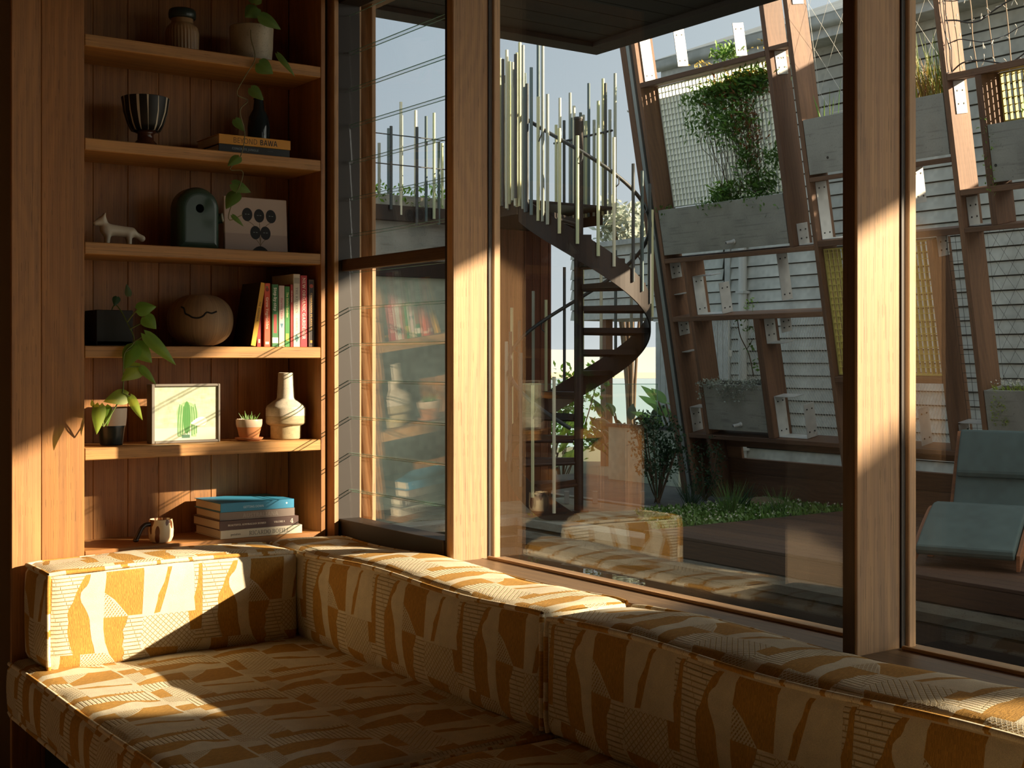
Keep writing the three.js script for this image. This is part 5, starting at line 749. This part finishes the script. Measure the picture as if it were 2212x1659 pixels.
{ // broad-leaved plants near the sea view: every large leaf is its own part
  const big = (label, p, n, H, Lmin, Lmax, w, mat, spread) => { const t = thing('broad_leaved_plant', label, 'plant', p), st = []; for (let k = 0; k < n; k++) { const a = k * 2.4 + rnd(-0.3, 0.3), el = 0.25 + 0.9 * rnd(), b = [Math.cos(a) * spread * 0.25, H * (0.45 + 0.5 * k / n), Math.sin(a) * spread * 0.25], L = rnd(Lmin, Lmax), e = [b[0] + Math.cos(a) * L * Math.cos(el), b[1] + L * Math.sin(el) * 0.75, b[2] + Math.sin(a) * L * Math.cos(el)]; part(t, 'leaf', leafGeo(b, e, w * rnd(0.8, 1.2), V(0.6, 0.7, 0.5).normalize(), 0.12, 0.12, 'blade'), mat); st.push(tube([[0, 0, 0], [b[0] * 0.4, b[1] * 0.6, b[2] * 0.4], b], 0.012, 8, 5)); } part(t, 'stems', merge(st), branchMat); return t; };
  big('large glossy dark-leaved plant by the sea view right of the stair', [-8.35, -0.3, -9.15], 30, 1.35, 0.28, 0.45, 0.13, LEAF.mid, 1.2); big('dark broad-leaved plant just right of the stair pole', [-9.2, -0.3, -8.95], 26, 1.1, 0.25, 0.42, 0.12, LEAF.dark, 1.3);
  big('yellow-green long-leaved plant under the turn of the stair', [-8.6, -0.25, -7.2], 12, 0.85, 0.35, 0.55, 0.10, LEAF.lime, 0.5);
}
{ // ground cover and grasses in the bed beside the deck
  const inBed = (x, z) => x < -4.1 && x > -5.3 + Math.max(0, (z + 5.75) * 1.6) && z < -5.0 - Math.max(0, 0), t = thing('ground_cover', 'low green ground cover with tiny white flowers beside the deck', 'ground cover', [0, -0.05, 0]), L = [], W = [];
  for (let i = 0; i < 5200; i++) { const x = rnd(-5.35, -4.1), z = rnd(-7.6, -5.02); if (!inBed(x, z)) continue; L.push([V(x, rnd(0, 0.05), z), dir(0.8), rnd(0.03, 0.07), rnd(0.016, 0.03)]); if (i % 26 === 0) for (let j = 0; j < 4; j++) W.push([V(x, 0.07, z), dir(0.6), 0.018, 0.015]); }
  for (let i = 0; i < 240; i++) L.push([V(rnd(-5.85, -5.5), rnd(-0.01, 0.03), -5.02 + rnd(-0.16, 0.12)), dir(0.7), rnd(0.025, 0.05), rnd(0.02, 0.03), 1.6]);
  stuff(part(t, 'leaves', scatter(L), LEAF.mid)); stuff(part(t, 'flowers', scatter(W), LEAF.white));
  let k = 0; for (const [x, z, h, n, lb] of [[-5.25, -6.45, 0.34, 70, 'tuft of dark strappy grass left of the garden bed'], [-4.55, -6.3, 0.36, 80, 'tall wispy grass tuft in the middle of the garden bed'], [-5.0, -6.9, 0.3, 60, 'grass tuft near the foot of the screen'], [-4.35, -6.75, 0.28, 46, 'small grass tuft against the deck edge']]) { const g = thing('grass_tuft', lb, 'grass', [x, -0.05, z]); blades(g, Array.from({ length: n }, () => { const a = rnd(0, 6.28), r = rnd(0.05, 0.24); return [[rnd(-0.05, 0.05), 0, rnd(-0.05, 0.05)], [Math.cos(a) * r, h * rnd(0.5, 1.1), Math.sin(a) * r], rnd(0.0022, 0.004)]; }), k++ % 2 ? LEAF.mid : LEAF.dark); }
  const rock = thing('garden_stone', 'flat tan stone at the back of the garden bed', 'stone', [-5.0, -0.05, -7.25]); const rg = new THREE.IcosahedronGeometry(0.22, 3), rp = rg.attributes.position; for (let i = 0; i < rp.count; i++) { const q = V(rp.getX(i), rp.getY(i), rp.getZ(i)), m = 1 + 0.25 * (vn(q.x * 9 + 20, q.z * 9 + q.y * 7 + 20, 99, 99, 1) - 0.5); rp.setXYZ(i, q.x * m, q.y * m * 0.35 + 0.03, q.z * m); } rg.computeVertexNormals(); part(rock, 'stone', rg, std([0.42, 0.30, 0.17], 0.9, { map: concMap }));
}
{ // roof planter greens, olive branch, distant tree
  const t = thing('planter_greens', 'green herbs growing among the rods of the roof planter', 'plant', [-7.25, 3.02, -4.0]), L = []; for (let i = 0; i < 620; i++) L.push([V(rnd(-0.15, 0.1), rnd(0, 0.26) * (0.4 + 0.6 * vn(i * 0.01, 1, 99, 9)), rnd(-1.0, 1.2)), dir(0.5), rnd(0.04, 0.09), rnd(0.014, 0.03)]); stuff(part(t, 'leaves', scatter(L), LEAF.bright));
  const o = thing('olive_branch', 'pale olive branch reaching out past the top left of the screen', 'branch', [-7.0, 4.1, -7.35]), B = [], st = []; for (const e of [[-0.55, 0.62, -0.3], [-0.75, 0.5, -0.5], [-0.4, 0.72, -0.2], [-0.62, 0.3, -0.35], [-0.3, 0.55, -0.1]]) { st.push(tube([[0.25, -0.25, 0.1], [0, 0, 0], [e[0] * 0.5, e[1] * 0.4, e[2] * 0.5], e], 0.006, 14, 5)); for (let i = 0; i < 44; i++) { const f = rnd(0.35, 1.02); B.push([V(e[0] * f + gauss() * 0.06, e[1] * f * f * 1.0 + gauss() * 0.07, e[2] * f + gauss() * 0.06), dir(0.6), rnd(0.04, 0.075), rnd(0.018, 0.03)]); } } stuff(part(o, 'leaves', scatter(B), LEAF.grey)); part(o, 'stems', merge(st), branchMat);
  shrub('distant_tree', 'haze-tinted grey-green tree far behind the stair rods', [-41, -6, -36], 1.6, 2.2, 1.6, 2600, 0.4, 0.22, LEAF.grey, 10.2, { cat: 'tree', r: 0.07, stems: 12 });  // pale grey leaf colour stands in for haze over the tree
}

{ // the screen goes on to the right, out of the frame; its upper planters shade the low part of the window
  const t = thing('timber_screen', 'continuation of the leaning timber screen beside the garden on the right', 'screen', [0, 0, SZ]); t.rotation.x = TH;
  for (const x of [6.66, 9.4]) part(t, 'post', box(x, x + 0.055, -0.15, 5.0, D, 0, 'y', 0.004), M.screen[1]);
  part(t, 'shelf', box(6.715, 9.4, 0.59, 0.638, D, 0, 'x', 0.004), M.screen[0]); part(t, 'shelf', box(8.2, 9.4, 4.365, 4.41, D, 0, 'x', 0.004), M.screen[0]);
  planter('concrete planter with hanging vine on the far right part of the screen', 8.4, 9.3, 4.42, 4.80);
  const v = onScreen('hanging_vine', 'loose vine hanging under the far right planter of the screen', 'plant', 8.7, 4.4, -0.1), L = []; for (let i = 0; i < 420; i++) L.push([V(rnd(-0.35, 0.5), -Math.pow(rnd(0, 1), 1.4) * 0.6, rnd(-0.12, 0.14)), dir(-0.2), rnd(0.05, 0.1), rnd(0.03, 0.05)]); stuff(part(v, 'leaves', scatter(L), LEAF.mid));
}
renderer.render(scene, camera);
